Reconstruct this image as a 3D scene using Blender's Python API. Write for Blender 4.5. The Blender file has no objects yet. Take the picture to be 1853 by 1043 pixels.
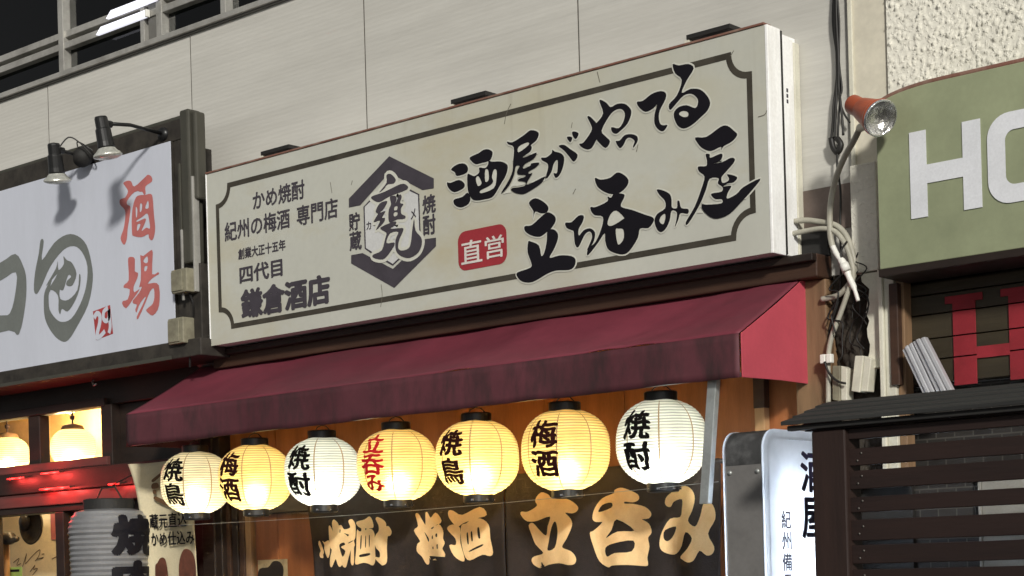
import bpy, bmesh, math, random
from mathutils import Vector, Matrix
from mathutils.geometry import tessellate_polygon
random.seed(7)
R = math.radians
scene = bpy.context.scene
col = scene.collection

# ------------------------------------------------------------------ camera
F_PX, P_X, P_Y, PHOTO_W, PHOTO_H = 3172.0, 926.5, 1040.0, 1853.0, 1043.0
YAW, ROLL = math.atan2(2774, 3172), R(1.6)
EYE = Vector((0.0, -6.1, 1.6))
FW = Vector((-math.sin(YAW), math.cos(YAW), 0))
RT0 = Vector((math.cos(YAW), math.sin(YAW), 0))
UP0 = Vector((0, 0, 1))
UPV = UP0 * math.cos(ROLL) + RT0 * math.sin(ROLL)
RTV = RT0 * math.cos(ROLL) - UP0 * math.sin(ROLL)
cam_data = bpy.data.cameras.new('camera')
cam = bpy.data.objects.new('camera', cam_data)
col.objects.link(cam)
m = Matrix((RTV, UPV, -FW)).transposed().to_4x4()
m.translation = EYE
cam.matrix_world = m
cam_data.sensor_fit = 'HORIZONTAL'
cam_data.sensor_width = 36.0
cam_data.lens = 36.0 * F_PX / PHOTO_W
cam_data.shift_x = 0.0
cam_data.shift_y = (P_Y - PHOTO_H / 2) / PHOTO_W
cam_data.clip_start = 0.05
cam_data.clip_end = 500
scene.camera = cam

# ------------------------------------------------------------------ world, sun, exposure
SUN_AZ, SUN_EL = 48.0, 21.0          # degrees right of the facade's normal, degrees up: the street lighting
to_sun = Vector((math.sin(R(SUN_AZ)) * math.cos(R(SUN_EL)), -math.cos(R(SUN_AZ)) * math.cos(R(SUN_EL)), math.sin(R(SUN_EL))))
world = bpy.data.worlds.new('World')
scene.world = world
world.use_nodes = True
wn, wl = world.node_tree.nodes, world.node_tree.links
bg = wn['Background']
sky = wn.new('ShaderNodeTexSky')
sky.sky_type = 'NISHITA'
sky.sun_disc = False
sky.sun_elevation = R(SUN_EL)
sky.sun_rotation = math.atan2(to_sun.x, to_sun.y)
hs = wn.new('ShaderNodeHueSaturation')
hs.inputs['Saturation'].default_value = 0.12
wl.new(sky.outputs[0], hs.inputs['Color'])
wl.new(hs.outputs[0], bg.inputs['Color'])
bg.inputs['Strength'].default_value = 0.061
sd = bpy.data.lights.new('sun', 'SUN')
sd.energy = 3.3
sd.angle = R(5.0)
sd.color = (1.0, 0.97, 0.895)
sun = bpy.data.objects.new('sun', sd)
col.objects.link(sun)
sun.rotation_euler = to_sun.to_track_quat('Z', 'Y').to_euler()
scene.view_settings.view_transform = 'Standard'
scene.view_settings.look = 'None'
scene.view_settings.gamma = 1.0
scene.view_settings.exposure = 0.0
scene.view_settings.use_curve_mapping = False
scene.render.engine = 'CYCLES'
scene.cycles.use_denoising = True
scene.cycles.max_bounces = 8
scene.cycles.sample_clamp_indirect = 6.0

# ------------------------------------------------------------------ helpers
def at(px, py, Y):
    """where the line of sight through a photograph pixel meets the vertical plane y = Y"""
    r = FW + RTV * ((px - P_X) / F_PX) - UPV * ((py - P_Y) / F_PX)
    return EYE + r * ((Y - EYE.y) / r.y)

def at_x(px, py, X):
    r = FW + RTV * ((px - P_X) / F_PX) - UPV * ((py - P_Y) / F_PX)
    return EYE + r * ((X - EYE.x) / r.x)

def hexc(r, g, b):
    f = lambda c: (c / 255 / 12.92) if c / 255 <= .04045 else ((c / 255 + .055) / 1.055) ** 2.4
    return (f(r), f(g), f(b))

def mat(name, c, rough=.6, metal=0., var=.18, scale=4., stretch=(1, 1, 1), bump=0., bscale=60., spec=.4,
        dirt=None, damt=.5, dscale=2.5, dstretch=(1, 1, 1), fine=.06, coat=0., detail=6.):
    m = bpy.data.materials.new(name)
    m.use_nodes = True
    nt = m.node_tree
    N, L = nt.nodes, nt.links
    b = N['Principled BSDF']
    b.inputs['Roughness'].default_value = rough
    b.inputs['Metallic'].default_value = metal
    b.inputs['Specular IOR Level'].default_value = spec
    b.inputs['Coat Weight'].default_value = coat
    tc = N.new('ShaderNodeTexCoord')
    mp = N.new('ShaderNodeMapping'); mp.inputs['Scale'].default_value = stretch
    L.new(tc.outputs['Object'], mp.inputs['Vector'])
    n1 = N.new('ShaderNodeTexNoise'); n1.inputs['Scale'].default_value = scale; n1.inputs['Detail'].default_value = detail
    n1.inputs['Roughness'].default_value = .62
    L.new(mp.outputs[0], n1.inputs['Vector'])
    rp = N.new('ShaderNodeValToRGB')
    rp.color_ramp.elements[0].position = .28; rp.color_ramp.elements[1].position = .72
    lo = [max(0, x * (1 - var)) for x in c]; hi = [min(1, x * (1 + var)) for x in c]
    rp.color_ramp.elements[0].color = (*lo, 1); rp.color_ramp.elements[1].color = (*hi, 1)
    L.new(n1.outputs['Fac'], rp.inputs['Fac'])
    out = rp.outputs['Color']
    if fine:
        n2 = N.new('ShaderNodeTexNoise'); n2.inputs['Scale'].default_value = scale * 22; n2.inputs['Detail'].default_value = 3
        L.new(mp.outputs[0], n2.inputs['Vector'])
        mr = N.new('ShaderNodeMapRange'); mr.inputs['To Min'].default_value = 1 - fine * 2; mr.inputs['To Max'].default_value = 1 + fine * 2
        L.new(n2.outputs['Fac'], mr.inputs['Value'])
        mx = N.new('ShaderNodeMix'); mx.data_type = 'RGBA'; mx.blend_type = 'MULTIPLY'; mx.inputs['Factor'].default_value = 1
        L.new(out, mx.inputs[6]); L.new(mr.outputs[0], mx.inputs[7])
        out = mx.outputs[2]
    if dirt is not None:
        mp2 = N.new('ShaderNodeMapping'); mp2.inputs['Scale'].default_value = dstretch; mp2.inputs['Location'].default_value = (3.1, 1.7, .4)
        L.new(tc.outputs['Object'], mp2.inputs['Vector'])
        n3 = N.new('ShaderNodeTexNoise'); n3.inputs['Scale'].default_value = dscale; n3.inputs['Detail'].default_value = 8
        n3.inputs['Roughness'].default_value = .68
        L.new(mp2.outputs[0], n3.inputs['Vector'])
        r3 = N.new('ShaderNodeValToRGB'); r3.color_ramp.elements[0].position = .46; r3.color_ramp.elements[1].position = .72
        r3.color_ramp.elements[0].color = (0, 0, 0, 1); r3.color_ramp.elements[1].color = (damt, damt, damt, 1)
        L.new(n3.outputs['Fac'], r3.inputs['Fac'])
        mx = N.new('ShaderNodeMix'); mx.data_type = 'RGBA'
        L.new(r3.outputs['Color'], mx.inputs['Factor']); L.new(out, mx.inputs[6]); mx.inputs[7].default_value = (*dirt, 1)
        out = mx.outputs[2]
    L.new(out, b.inputs['Base Color'])
    if bump:
        n4 = N.new('ShaderNodeTexNoise'); n4.inputs['Scale'].default_value = bscale; n4.inputs['Detail'].default_value = 5
        L.new(mp.outputs[0], n4.inputs['Vector'])
        bp = N.new('ShaderNodeBump'); bp.inputs['Strength'].default_value = bump; bp.inputs['Distance'].default_value = .01
        L.new(n4.outputs['Fac'], bp.inputs['Height']); L.new(bp.outputs[0], b.inputs['Normal'])
    return m

def emit(name, c, s):
    m = bpy.data.materials.new(name); m.use_nodes = True
    b = m.node_tree.nodes['Principled BSDF']
    b.inputs['Base Color'].default_value = (*[x * .8 for x in c], 1)
    b.inputs['Emission Color'].default_value = (*c, 1); b.inputs['Emission Strength'].default_value = s
    return m

def front_only(N, L, fr, mx):
    gm = N.new('ShaderNodeNewGeometry'); sb = N.new('ShaderNodeMath'); sb.operation = 'SUBTRACT'; sb.use_clamp = True
    L.new(fr.outputs[0], sb.inputs[0]); L.new(gm.outputs['Backfacing'], sb.inputs[1]); L.new(sb.outputs[0], mx.inputs[0])

def glass(name, tint=(.9, .95, .92), rough=.03, alpha=.8):
    """thin window pane: mostly see-through with a gloss"""
    m = bpy.data.materials.new(name); m.use_nodes = True
    N, L = m.node_tree.nodes, m.node_tree.links
    N.remove(N['Principled BSDF'])
    tr = N.new('ShaderNodeBsdfTransparent'); tr.inputs[0].default_value = (*tint, 1)
    gl = N.new('ShaderNodeBsdfGlossy'); gl.inputs['Roughness'].default_value = rough; gl.inputs[0].default_value = (.8, .8, .8, 1)
    fr = N.new('ShaderNodeFresnel'); fr.inputs['IOR'].default_value = 1.45
    mx = N.new('ShaderNodeMixShader')
    front_only(N, L, fr, mx); L.new(tr.outputs[0], mx.inputs[1]); L.new(gl.outputs[0], mx.inputs[2])
    L.new(mx.outputs[0], N['Material Output'].inputs['Surface'])
    return m

def paper(name, c, trans=.6, rough=.4, hoop=.0125, hoopamt=.55, forward=.35):
    """thin translucent lantern skin: light from a bulb inside comes through it"""
    m = bpy.data.materials.new(name); m.use_nodes = True
    N, L = m.node_tree.nodes, m.node_tree.links
    N.remove(N['Principled BSDF'])
    tc = N.new('ShaderNodeTexCoord')
    n = N.new('ShaderNodeTexNoise'); n.inputs['Scale'].default_value = 9; n.inputs['Detail'].default_value = 6
    L.new(tc.outputs['Object'], n.inputs['Vector'])
    rp = N.new('ShaderNodeValToRGB')
    rp.color_ramp.elements[0].color = (*[x * .86 for x in c], 1); rp.color_ramp.elements[1].color = (*[min(1, x * 1.06) for x in c], 1)
    rp.color_ramp.elements[0].position = .3; rp.color_ramp.elements[1].position = .7
    L.new(n.outputs['Fac'], rp.inputs['Fac'])
    # paper doubled over the wire hoops lets less light through
    sx = N.new('ShaderNodeSeparateXYZ'); L.new(tc.outputs['Object'], sx.inputs[0])
    w1 = N.new('ShaderNodeMath'); w1.operation = 'MULTIPLY'; w1.inputs[1].default_value = 2 * math.pi / hoop
    w2 = N.new('ShaderNodeMath'); w2.operation = 'SINE'
    w3 = N.new('ShaderNodeMapRange'); w3.inputs['From Min'].default_value = -.2; w3.inputs['To Min'].default_value = 1.0; w3.inputs['To Max'].default_value = 1 - hoopamt
    nz = N.new('ShaderNodeTexNoise'); nz.inputs['Scale'].default_value = 7; L.new(tc.outputs['Object'], nz.inputs['Vector'])
    wz = N.new('ShaderNodeMath'); wz.operation = 'MULTIPLY_ADD'; wz.inputs[1].default_value = .010; L.new(nz.outputs['Fac'], wz.inputs[0]); L.new(sx.outputs['Z'], wz.inputs[2])
    L.new(wz.outputs[0], w1.inputs[0]); L.new(w1.outputs[0], w2.inputs[0]); L.new(w2.outputs[0], w3.inputs['Value'])
    mh = N.new('ShaderNodeMix'); mh.data_type = 'RGBA'; mh.blend_type = 'MULTIPLY'; mh.inputs['Factor'].default_value = 1
    L.new(rp.outputs[0], mh.inputs[6]); L.new(w3.outputs[0], mh.inputs[7])
    d = N.new('ShaderNodeBsdfDiffuse'); t = N.new('ShaderNodeBsdfTranslucent'); g = N.new('ShaderNodeBsdfGlossy')
    g.inputs['Roughness'].default_value = rough
    L.new(mh.outputs[2], d.inputs[0]); L.new(mh.outputs[2], t.inputs[0])
    # thin skin scatters mostly forwards, so the bulb shows as a soft bright spot
    fs = N.new('ShaderNodeBsdfRefraction'); fs.inputs['IOR'].default_value = 1.22; fs.inputs['Roughness'].default_value = .92
    L.new(mh.outputs[2], fs.inputs[0])
    tf = N.new('ShaderNodeMixShader'); tf.inputs[0].default_value = forward
    L.new(t.outputs[0], tf.inputs[1]); L.new(fs.outputs[0], tf.inputs[2])
    a = N.new('ShaderNodeMixShader'); a.inputs[0].default_value = trans
    L.new(d.outputs[0], a.inputs[1]); L.new(tf.outputs[0], a.inputs[2])
    fr = N.new('ShaderNodeFresnel'); fr.inputs['IOR'].default_value = 1.35
    e = N.new('ShaderNodeMixShader'); front_only(N, L, fr, e)
    L.new(a.outputs[0], e.inputs[1]); L.new(g.outputs[0], e.inputs[2])
    L.new(e.outputs[0], N['Material Output'].inputs['Surface'])
    return m

def wloc(o):
    v = Vector((0, 0, 0))
    while o is not None:
        v = v + Vector(o.location); o = o.parent
    return v

def tag(o, label=None, cat=None, group=None, kind=None):
    if label: o['label'] = label
    if cat: o['category'] = cat
    if group: o['group'] = group
    if kind: o['kind'] = kind
    return o

def thing(name, loc, label, cat, group=None):
    o = bpy.data.objects.new(name, None); col.objects.link(o)
    o.location = loc; o.empty_display_size = .1
    return tag(o, label, cat, group)

class MB:
    """collects faces in world coordinates; build() links them as one mesh object"""
    def __init__(s): s.v = []; s.f = []
    def add(s, vs, fs):
        k = len(s.v); s.v += [tuple(v) for v in vs]; s.f += [tuple(i + k for i in f) for f in fs]; return s
    def box(s, x0, x1, y0, y1, z0, z1):
        x0, x1 = sorted((x0, x1)); y0, y1 = sorted((y0, y1)); z0, z1 = sorted((z0, z1))
        return s.add([(x, y, z) for x in (x0, x1) for y in (y0, y1) for z in (z0, z1)],
                     [(0, 1, 3, 2), (4, 6, 7, 5), (0, 4, 5, 1), (2, 3, 7, 6), (0, 2, 6, 4), (1, 5, 7, 3)])
    def prism(s, pts, d):
        """polygon (3-D points) pushed along vector d"""
        n = len(pts); d = Vector(d); a = [Vector(p) for p in pts]
        return s.add(a + [p + d for p in a], [tuple(range(n)), tuple(range(2 * n - 1, n - 1, -1))] +
                     [(i, i + n, (i + 1) % n + n, (i + 1) % n) for i in range(n)])
    def tube(s, pts, r, n=8, caps=True):
        pts = [Vector(p) for p in pts]; k = len(s.v); rs = r if isinstance(r, (list, tuple)) else [r] * len(pts)
        prev = None
        for i, p in enumerate(pts):
            t = (pts[min(i + 1, len(pts) - 1)] - pts[max(i - 1, 0)]).normalized()
            if prev is None:
                u = t.cross(Vector((0, 0, 1)))
                if u.length < .1: u = t.cross(Vector((1, 0, 0)))
            else:
                u = prev - t * prev.dot(t)
            u.normalize(); prev = u; w = t.cross(u)
            for j in range(n):
                a = 2 * math.pi * j / n
                s.v.append(tuple(p + (u * math.cos(a) + w * math.sin(a)) * rs[i]))
        for i in range(len(pts) - 1):
            for j in range(n):
                a = k + i * n + j; b = k + i * n + (j + 1) % n
                s.f.append((a, b, b + n, a + n))
        if caps:
            s.f.append(tuple(range(k + n - 1, k - 1, -1))); e = k + (len(pts) - 1) * n
            s.f.append(tuple(range(e, e + n)))
        return s
    def lathe(s, c, prof, n=32, axis=(0, 0, 1), caps=False):
        """profile (radius, along-axis) spun round the axis through c"""
        ax = Vector(axis).normalized(); c = Vector(c)
        u = ax.cross(Vector((0, 1, 0)))
        if u.length < .1: u = ax.cross(Vector((1, 0, 0)))
        u.normalize(); w = ax.cross(u); k = len(s.v)
        for r, h in prof:
            for j in range(n):
                a = 2 * math.pi * j / n
                s.v.append(tuple(c + ax * h + (u * math.cos(a) + w * math.sin(a)) * r))
        for i in range(len(prof) - 1):
            for j in range(n):
                a = k + i * n + j; b = k + i * n + (j + 1) % n
                s.f.append((a, b, b + n, a + n))
        if caps:
            s.f.append(tuple(range(k + n - 1, k - 1, -1))); e = k + (len(prof) - 1) * n
            s.f.append(tuple(range(e, e + n)))
        return s
    def build(s, name, m, parent=None, smooth=False, bevel=0., normals=True):
        me = bpy.data.meshes.new(name)
        if parent is None:
            xs, ys, zs = zip(*s.v)
            o0 = Vector(((min(xs) + max(xs)) / 2, (min(ys) + max(ys)) / 2, min(zs)))
        else:
            o0 = wloc(parent)
        me.from_pydata([tuple(Vector(v) - o0) for v in s.v], [], s.f)
        if normals:
            bm = bmesh.new(); bm.from_mesh(me); bmesh.ops.recalc_face_normals(bm, faces=bm.faces); bm.to_mesh(me); bm.free()
        if smooth:
            me.polygons.foreach_set('use_smooth', [True] * len(me.polygons))
        me.materials.append(m)
        o = bpy.data.objects.new(name, me); col.objects.link(o)
        if parent is None: o.location = o0
        else: o.parent = parent
        if bevel:
            b = o.modifiers.new('bevel', 'BEVEL'); b.width = bevel; b.segments = 2; b.limit_method = 'ANGLE'
        return o

def box(name, m, parent, x0, x1, y0, y1, z0, z1, bevel=.003):
    return MB().box(x0, x1, y0, y1, z0, z1).build(name, m, parent, bevel=bevel)

def smooth_pts(pts, k=4, closed=False):
    """Catmull-Rom through the points"""
    P = [Vector(p) for p in pts]; n = len(P); out = []
    for i in range(n if closed else n - 1):
        g = (lambda j: P[j % n]) if closed else (lambda j: P[min(max(j, 0), n - 1)])
        a, b, c, d = g(i - 1), g(i), g(i + 1), g(i + 2)
        for q in range(k):
            t = q / k
            out.append(.5 * ((2 * b) + (c - a) * t + (2 * a - 5 * b + 4 * c - d) * t * t + (3 * b - a - 3 * c + d) * t ** 3))
    if not closed: out.append(P[-1])
    return out

def fill2d(loops):
    """triangles for an outline with holes (2-D points)"""
    vs = [Vector((p[0], p[1], 0)) for l in loops for p in l]
    tris = tessellate_polygon([[Vector((p[0], p[1], 0)) for p in l] for l in loops])
    return vs, [t for t in tris if len(set(t)) == 3]

def split_tris(vs, tris, L):
    """halve long edges until every edge is shorter than L, so that print can follow a curved surface"""
    vs = [Vector(v) for v in vs]; cache = {}; out = []; st = list(tris)
    while st:
        a, b, c = st.pop()
        e = [((vs[a] - vs[b]).length, a, b, c), ((vs[b] - vs[c]).length, b, c, a), ((vs[c] - vs[a]).length, c, a, b)]
        l, p, q, r = max(e)
        if l <= L: out.append((a, b, c)); continue
        key = (min(p, q), max(p, q))
        if key not in cache: vs.append((vs[p] + vs[q]) / 2); cache[key] = len(vs) - 1
        mth = cache[key]
        st += [(p, mth, r), (mth, q, r)]
    return vs, out

# glyphs of the built-in font, read once as flat triangles
GLY = {}
def load_text(keys):
    """thickened by laying shifted copies over one another (z carries the layer)"""
    obs = {}
    for s in sorted({k[0] for k in keys}):
        cu = bpy.data.curves.new('t', 'FONT'); cu.body = s; cu.resolution_u = 3; cu.fill_mode = 'FRONT'
        o = bpy.data.objects.new('t', cu); col.objects.link(o); obs[s] = (o, cu)
    bpy.context.view_layer.update()
    dg = bpy.context.evaluated_depsgraph_get()
    raw = {}
    for s, (o, cu) in obs.items():
        me = bpy.data.meshes.new_from_object(o.evaluated_get(dg)); me.calc_loop_triangles()
        raw[s] = ([(v.co.x, v.co.y) for v in me.vertices], [tuple(t.vertices) for t in me.loop_triangles])
        bpy.data.objects.remove(o); bpy.data.curves.remove(cu); bpy.data.meshes.remove(me)
    for s, off in set(keys):
        vs, tr = raw[s]
        sh = [(0, 0)] + ([(off * math.cos(R(45 * k)), off * math.sin(R(45 * k)) * .8) for k in range(8)] if off >= .012 else [(off, 0), (-off, 0)])
        V = []; T = []
        for i, (dx, dy) in enumerate(sh):
            k = len(V); V += [Vector((x + dx, y + dy, i * .00018)) for x, y in vs]; T += [(a + k, b + k, c + k) for a, b, c in tr]
        x0 = min(v.x for v in V); x1 = max(v.x for v in V); y0 = min(v.y for v in V); y1 = max(v.y for v in V)
        GLY[(s, off)] = ([Vector(((v.x - x0) / (x1 - x0), (v.y - y0) / (y1 - y0), v.z)) for v in V], T)

def text_box(s, off, a, b, Y, m, parent, name='lettering', fn=None):
    """a line of print filling the box between photograph pixels a (top left) and b (bottom right) on the plane y = Y"""
    vs, tr = GLY[(s, off)]
    p, q = at(*a, Y), at(*b, Y)
    mb = MB()
    vv = [Vector((p.x + (q.x - p.x) * v.x, Y - v.z, q.z + (p.z - q.z) * v.y)) for v in vs]
    mb.add(vv, tr)
    return mb.build(name, m, parent, normals=False)

def trace(polys, reg, Y, m, parent, name, halo=None, hw=0., k=3, step=.0003, cut=0., fn=None, grow=0.):
    """brush shapes read off the photograph (region x0, y0, scale), laid flat on the plane y = Y.
    a shape is a list of loops: outline first, then holes"""
    x0, y0, sc = reg
    mb = MB(); hb = MB()
    for i, loops in enumerate(polys):
        L3 = []
        for l in loops:
            w = [at(x0 + x / sc, y0 + y / sc, Y) for x, y in l]
            L3.append([(v.x, v.y) for v in smooth_pts([(v.x, v.z, 0) for v in w], k, True)] if k > 1 else [(v.x, v.z) for v in w])
            L3[-1] = [(p[0], p[1]) for p in L3[-1]]
        if grow:
            G = []
            for li, o in enumerate(L3):
                n = len(o); ar = sum(o[j][0] * o[(j + 1) % n][1] - o[(j + 1) % n][0] * o[j][1] for j in range(n))
                sg = (1 if ar > 0 else -1) * (1 if li == 0 else -1); go = []
                for j in range(n):
                    t = Vector((o[(j + 1) % n][0] - o[j - 1][0], o[(j + 1) % n][1] - o[j - 1][1]))
                    t = t.normalized() if t.length > 1e-9 else Vector((1, 0))
                    w = grow if li == 0 else grow * .35
                    go.append((o[j][0] + t.y * w * sg, o[j][1] - t.x * w * sg))
                G.append(go)
            L3 = G
        if halo:
            o = L3[0]; n = len(o)
            ar = sum(o[j][0] * o[(j + 1) % n][1] - o[(j + 1) % n][0] * o[j][1] for j in range(n))
            sg = 1 if ar > 0 else -1; ho = []
            for j in range(n):
                t = Vector((o[(j + 1) % n][0] - o[j - 1][0], o[(j + 1) % n][1] - o[j - 1][1]))
                t = t.normalized() if t.length > 1e-9 else Vector((1, 0))
                ho.append((o[j][0] + t.y * hw * sg, o[j][1] - t.x * hw * sg))
            vs, tr = fill2d([ho]); hb.add([(v.x, Y + .0012 - i * step * .5, v.y) for v in vs], tr)
        vs, tr = fill2d(L3)
        if cut: vs, tr = split_tris(vs, tr, cut)
        mb.add([(v.x, (fn(v.x, v.y) if fn else Y) - i * step, v.y) for v in vs], tr)
    if halo: hb.build('lettering_outline', halo, parent, normals=False)
    return mb.build(name, m, parent, normals=False)

def arc(c, r, a0, a1, n):
    return [(c[0] + r * math.cos(R(a0 + (a1 - a0) * i / n)), c[1] + r * math.sin(R(a0 + (a1 - a0) * i / n))) for i in range(n + 1)]

def strip2d(pts, w, closed=False):
    """flat ribbon of width w along 2-D points -> list of quads"""
    n = len(pts); L = []; Rr = []
    for i in range(n):
        a = Vector(pts[(i - 1) % n] if (closed or i > 0) else pts[i]); b = Vector(pts[(i + 1) % n] if (closed or i < n - 1) else pts[i])
        t = (b - a).normalized(); nn = Vector((-t.y, t.x))
        ww = w[i] if isinstance(w, (list, tuple)) else w
        L.append(Vector(pts[i]) + nn * ww / 2); Rr.append(Vector(pts[i]) - nn * ww / 2)
    return L, Rr

def ribbon(mb, pts, w, Y, closed=False):
    L, Rr = strip2d(pts, w, closed); n = len(pts)
    vs = [(p.x, Y, p.y) for p in L] + [(p.x, Y, p.y) for p in Rr]
    mb.add(vs, [(i, (i + 1) % n, (i + 1) % n + n, i + n) for i in range(n if closed else n - 1)])
    return mb

# ------------------------------------------------------------------ materials
M = {}
M['panel'] = mat('cream_panel', (.525, .51, .468), .42, var=.055, scale=2.6, stretch=(.22, 1, 9), bump=.05, bscale=30, dirt=(.36, .345, .31), damt=.38, dscale=1.1, dstretch=(.5, 1, 3))
def rib_panel():
    m = M['panel']; N, L = m.node_tree.nodes, m.node_tree.links; b = N['Principled BSDF']
    tc = N.new('ShaderNodeTexCoord'); w = N.new('ShaderNodeTexWave'); w.wave_type = 'BANDS'; w.bands_direction = 'Z'
    w.inputs['Scale'].default_value = 14; w.inputs['Distortion'].default_value = .6; w.inputs['Detail'].default_value = 2
    L.new(tc.outputs['Object'], w.inputs['Vector'])
    bp = N.new('ShaderNodeBump'); bp.inputs['Strength'].default_value = .11; bp.inputs['Distance'].default_value = .004
    L.new(w.outputs['Fac'], bp.inputs['Height'])
    o = b.inputs['Normal'].links[0].from_socket
    L.new(o, bp.inputs['Normal']); L.new(bp.outputs[0], b.inputs['Normal'])
rib_panel()
def panel_tones():
    m = M['panel']; N, L = m.node_tree.nodes, m.node_tree.links; b = N['Principled BSDF']
    src = b.inputs['Base Color'].links[0].from_socket
    oi = N.new('ShaderNodeObjectInfo'); q = N.new('ShaderNodeMapRange'); q.inputs['To Min'].default_value = .94; q.inputs['To Max'].default_value = 1.05
    L.new(oi.outputs['Random'], q.inputs['Value'])
    k = N.new('ShaderNodeMix'); k.data_type = 'RGBA'; k.blend_type = 'MULTIPLY'; k.inputs['Factor'].default_value = 1
    L.new(src, k.inputs[6]); L.new(q.outputs[0], k.inputs[7]); L.new(k.outputs[2], b.inputs['Base Color'])
panel_tones()
M['backwall'] = mat('dark_render', (.10, .095, .085), .9)
M['seam'] = mat('joint_sealant', (.10, .092, .08), .9, spec=.1)
M['alu'] = mat('window_aluminium', (.38, .37, .34), .4, .3, var=.12, dirt=(.14, .13, .11), damt=.6, dscale=6)
M['alu_dark'] = mat('dull_aluminium', (.16, .155, .14), .5, .3)
M['pane'] = glass('dark_window_glass', (.30, .34, .32), .05)
M['clear'] = glass('clear_glass', (.95, .93, .88), .04)
M['room'] = mat('dark_room', (.025, .028, .025), .9, bump=0)
M['asphalt'] = mat('asphalt', (.05, .05, .052), .85, bump=.3, bscale=120, scale=3)
M['tube'] = emit('window_bar_glare', (.90, .90, 1.0), .95)  # glow that draws a reflection on the window bars, no lamp
M['face'] = mat('aged_acrylic_face', (.475, .475, .42), .34, var=.05, scale=1.6, bump=.015, bscale=8, dirt=(.42, .36, .21), damt=.75, dscale=1.1, dstretch=(.7, 1, 1.4), fine=.025)
def age_face():
    m = M['face']; N, L = m.node_tree.nodes, m.node_tree.links; b = N['Principled BSDF']
    src = b.inputs['Base Color'].links[0].from_socket
    tc = N.new('ShaderNodeTexCoord'); sx = N.new('ShaderNodeSeparateXYZ'); L.new(tc.outputs['Object'], sx.inputs[0])
    def mr(sock, a, c):
        q = N.new('ShaderNodeMapRange'); q.interpolation_type = 'SMOOTHSTEP'; q.inputs['From Min'].default_value = a; q.inputs['From Max'].default_value = c
        L.new(sock, q.inputs['Value']); return q.outputs[0]
    def mul(p, q):
        k = N.new('ShaderNodeMath'); k.operation = 'MULTIPLY'; L.new(p, k.inputs[0])
        if isinstance(q, float): k.inputs[1].default_value = q
        else: L.new(q, k.inputs[1])
        return k.outputs[0]
    def noise(sc, st):
        mp = N.new('ShaderNodeMapping'); mp.inputs['Scale'].default_value = st; L.new(tc.outputs['Object'], mp.inputs[0])
        n = N.new('ShaderNodeTexNoise'); n.inputs['Scale'].default_value = sc; n.inputs['Detail'].default_value = 6; L.new(mp.outputs[0], n.inputs['Vector']); return n.outputs['Fac']
    def over(base, fac, c):
        k = N.new('ShaderNodeMix'); k.data_type = 'RGBA'; L.new(fac, k.inputs['Factor']); L.new(base, k.inputs[6]); k.inputs[7].default_value = (*c, 1); return k.outputs[2]
    yel = mul(mul(mr(sx.outputs['X'], -1.0, 1.6), mr(sx.outputs['Z'], .35, .90)), mr(noise(1.6, (1, 1, 1)), .25, .65))
    c = over(src, mul(yel, .75), (.42, .375, .23))
    st = mul(mr(noise(3.0, (7, 1, .35)), .56, .78), mr(sx.outputs['Z'], .1, .9))
    c = over(c, mul(st, .30), (.30, .27, .20))
    low = mul(mr(noise(2.2, (1, 1, 1)), .45, .75), mr(sx.outputs['Z'], .30, -.02))
    c = over(c, mul(low, .35), (.40, .385, .34))
    L.new(c, b.inputs['Base Color'])
M['face'].name = 'aged_acrylic_face'
age_face()
M['white_metal'] = mat('white_painted_metal', (.88, .88, .87), .38, var=.04, dirt=(.50, .47, .42), damt=.45, dscale=4, dstretch=(3, 3, .6))
M['rust_edge'] = mat('rusty_edge', (.16, .07, .05), .7, dirt=(.30, .22, .17), damt=.7, dscale=9)
M['ink'] = mat('black_sign_ink', (.008, .007, .010), .6, var=.2, spec=.15)
M['ink_grey'] = mat('faded_sign_ink', (.055, .048, .058), .6, var=.18, spec=.2, scale=12)
M['border'] = mat('faded_border_ink', (.050, .044, .034), .6, var=.3, spec=.2, scale=10)
M['halo'] = mat('outline_white', (.55, .545, .48), .4, var=.05)
M['hex'] = mat('logo_field', (.54, .54, .53), .4, var=.06)
M['seal'] = mat('seal_red', (.30, .028, .036), .45, var=.1)
M['seal_white'] = mat('seal_lettering', (.62, .58, .54), .5)
M['hair'] = mat('hairline_crack', (.12, .11, .085), .7)
M['awning_grime_shade'] = mat('maroon_awning_shaded_cloth', (.085, .026, .033), .6, var=.30, scale=1.6, bump=.10, bscale=9, spec=.25, dirt=(.028, .019, .019), damt=.95, dscale=3.0, dstretch=(2.2, 1, .7), fine=.05)  # valance: grime, and shade put into a darker cloth colour
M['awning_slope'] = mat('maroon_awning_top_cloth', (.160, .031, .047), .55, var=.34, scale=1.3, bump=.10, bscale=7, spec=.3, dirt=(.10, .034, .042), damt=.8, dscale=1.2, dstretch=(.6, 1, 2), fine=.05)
M['awning_lit_side'] = mat('awning_cloth_lit_side', (.46, .068, .095), .55, var=.12, scale=2.5, bump=.08, bscale=9, spec=.3, fine=.04)  # same cloth, light on the right side put into a brighter colour
M['steel'] = mat('galvanised_steel', (.42, .44, .43), .38, .55, var=.12, dirt=(.22, .21, .19), damt=.5, dscale=14)
M['dark_wood'] = mat('dark_stained_wood', (.018, .011, .008), .5, var=.4, scale=3, stretch=(1, 4, 4), bump=.12, bscale=30)
M['wood_beam'] = mat('brown_timber', (.045, .022, .013), .55, var=.4, scale=3, stretch=(.5, 5, 5), bump=.12, bscale=24)
M['wood_wall'] = mat('orange_brown_board', (.285, .100, .034), .5, var=.28, scale=2.5, stretch=(5, 5, .6), bump=.06, bscale=22, fine=.08)
M['wood_post'] = mat('weathered_post', (.19, .115, .062), .6, var=.35, scale=3, stretch=(5, 5, .5), bump=.12, bscale=24)
M['wood_tan'] = mat('tan_batten', (.42, .25, .12), .5, var=.2, scale=3, stretch=(5, 5, .6))
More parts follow.
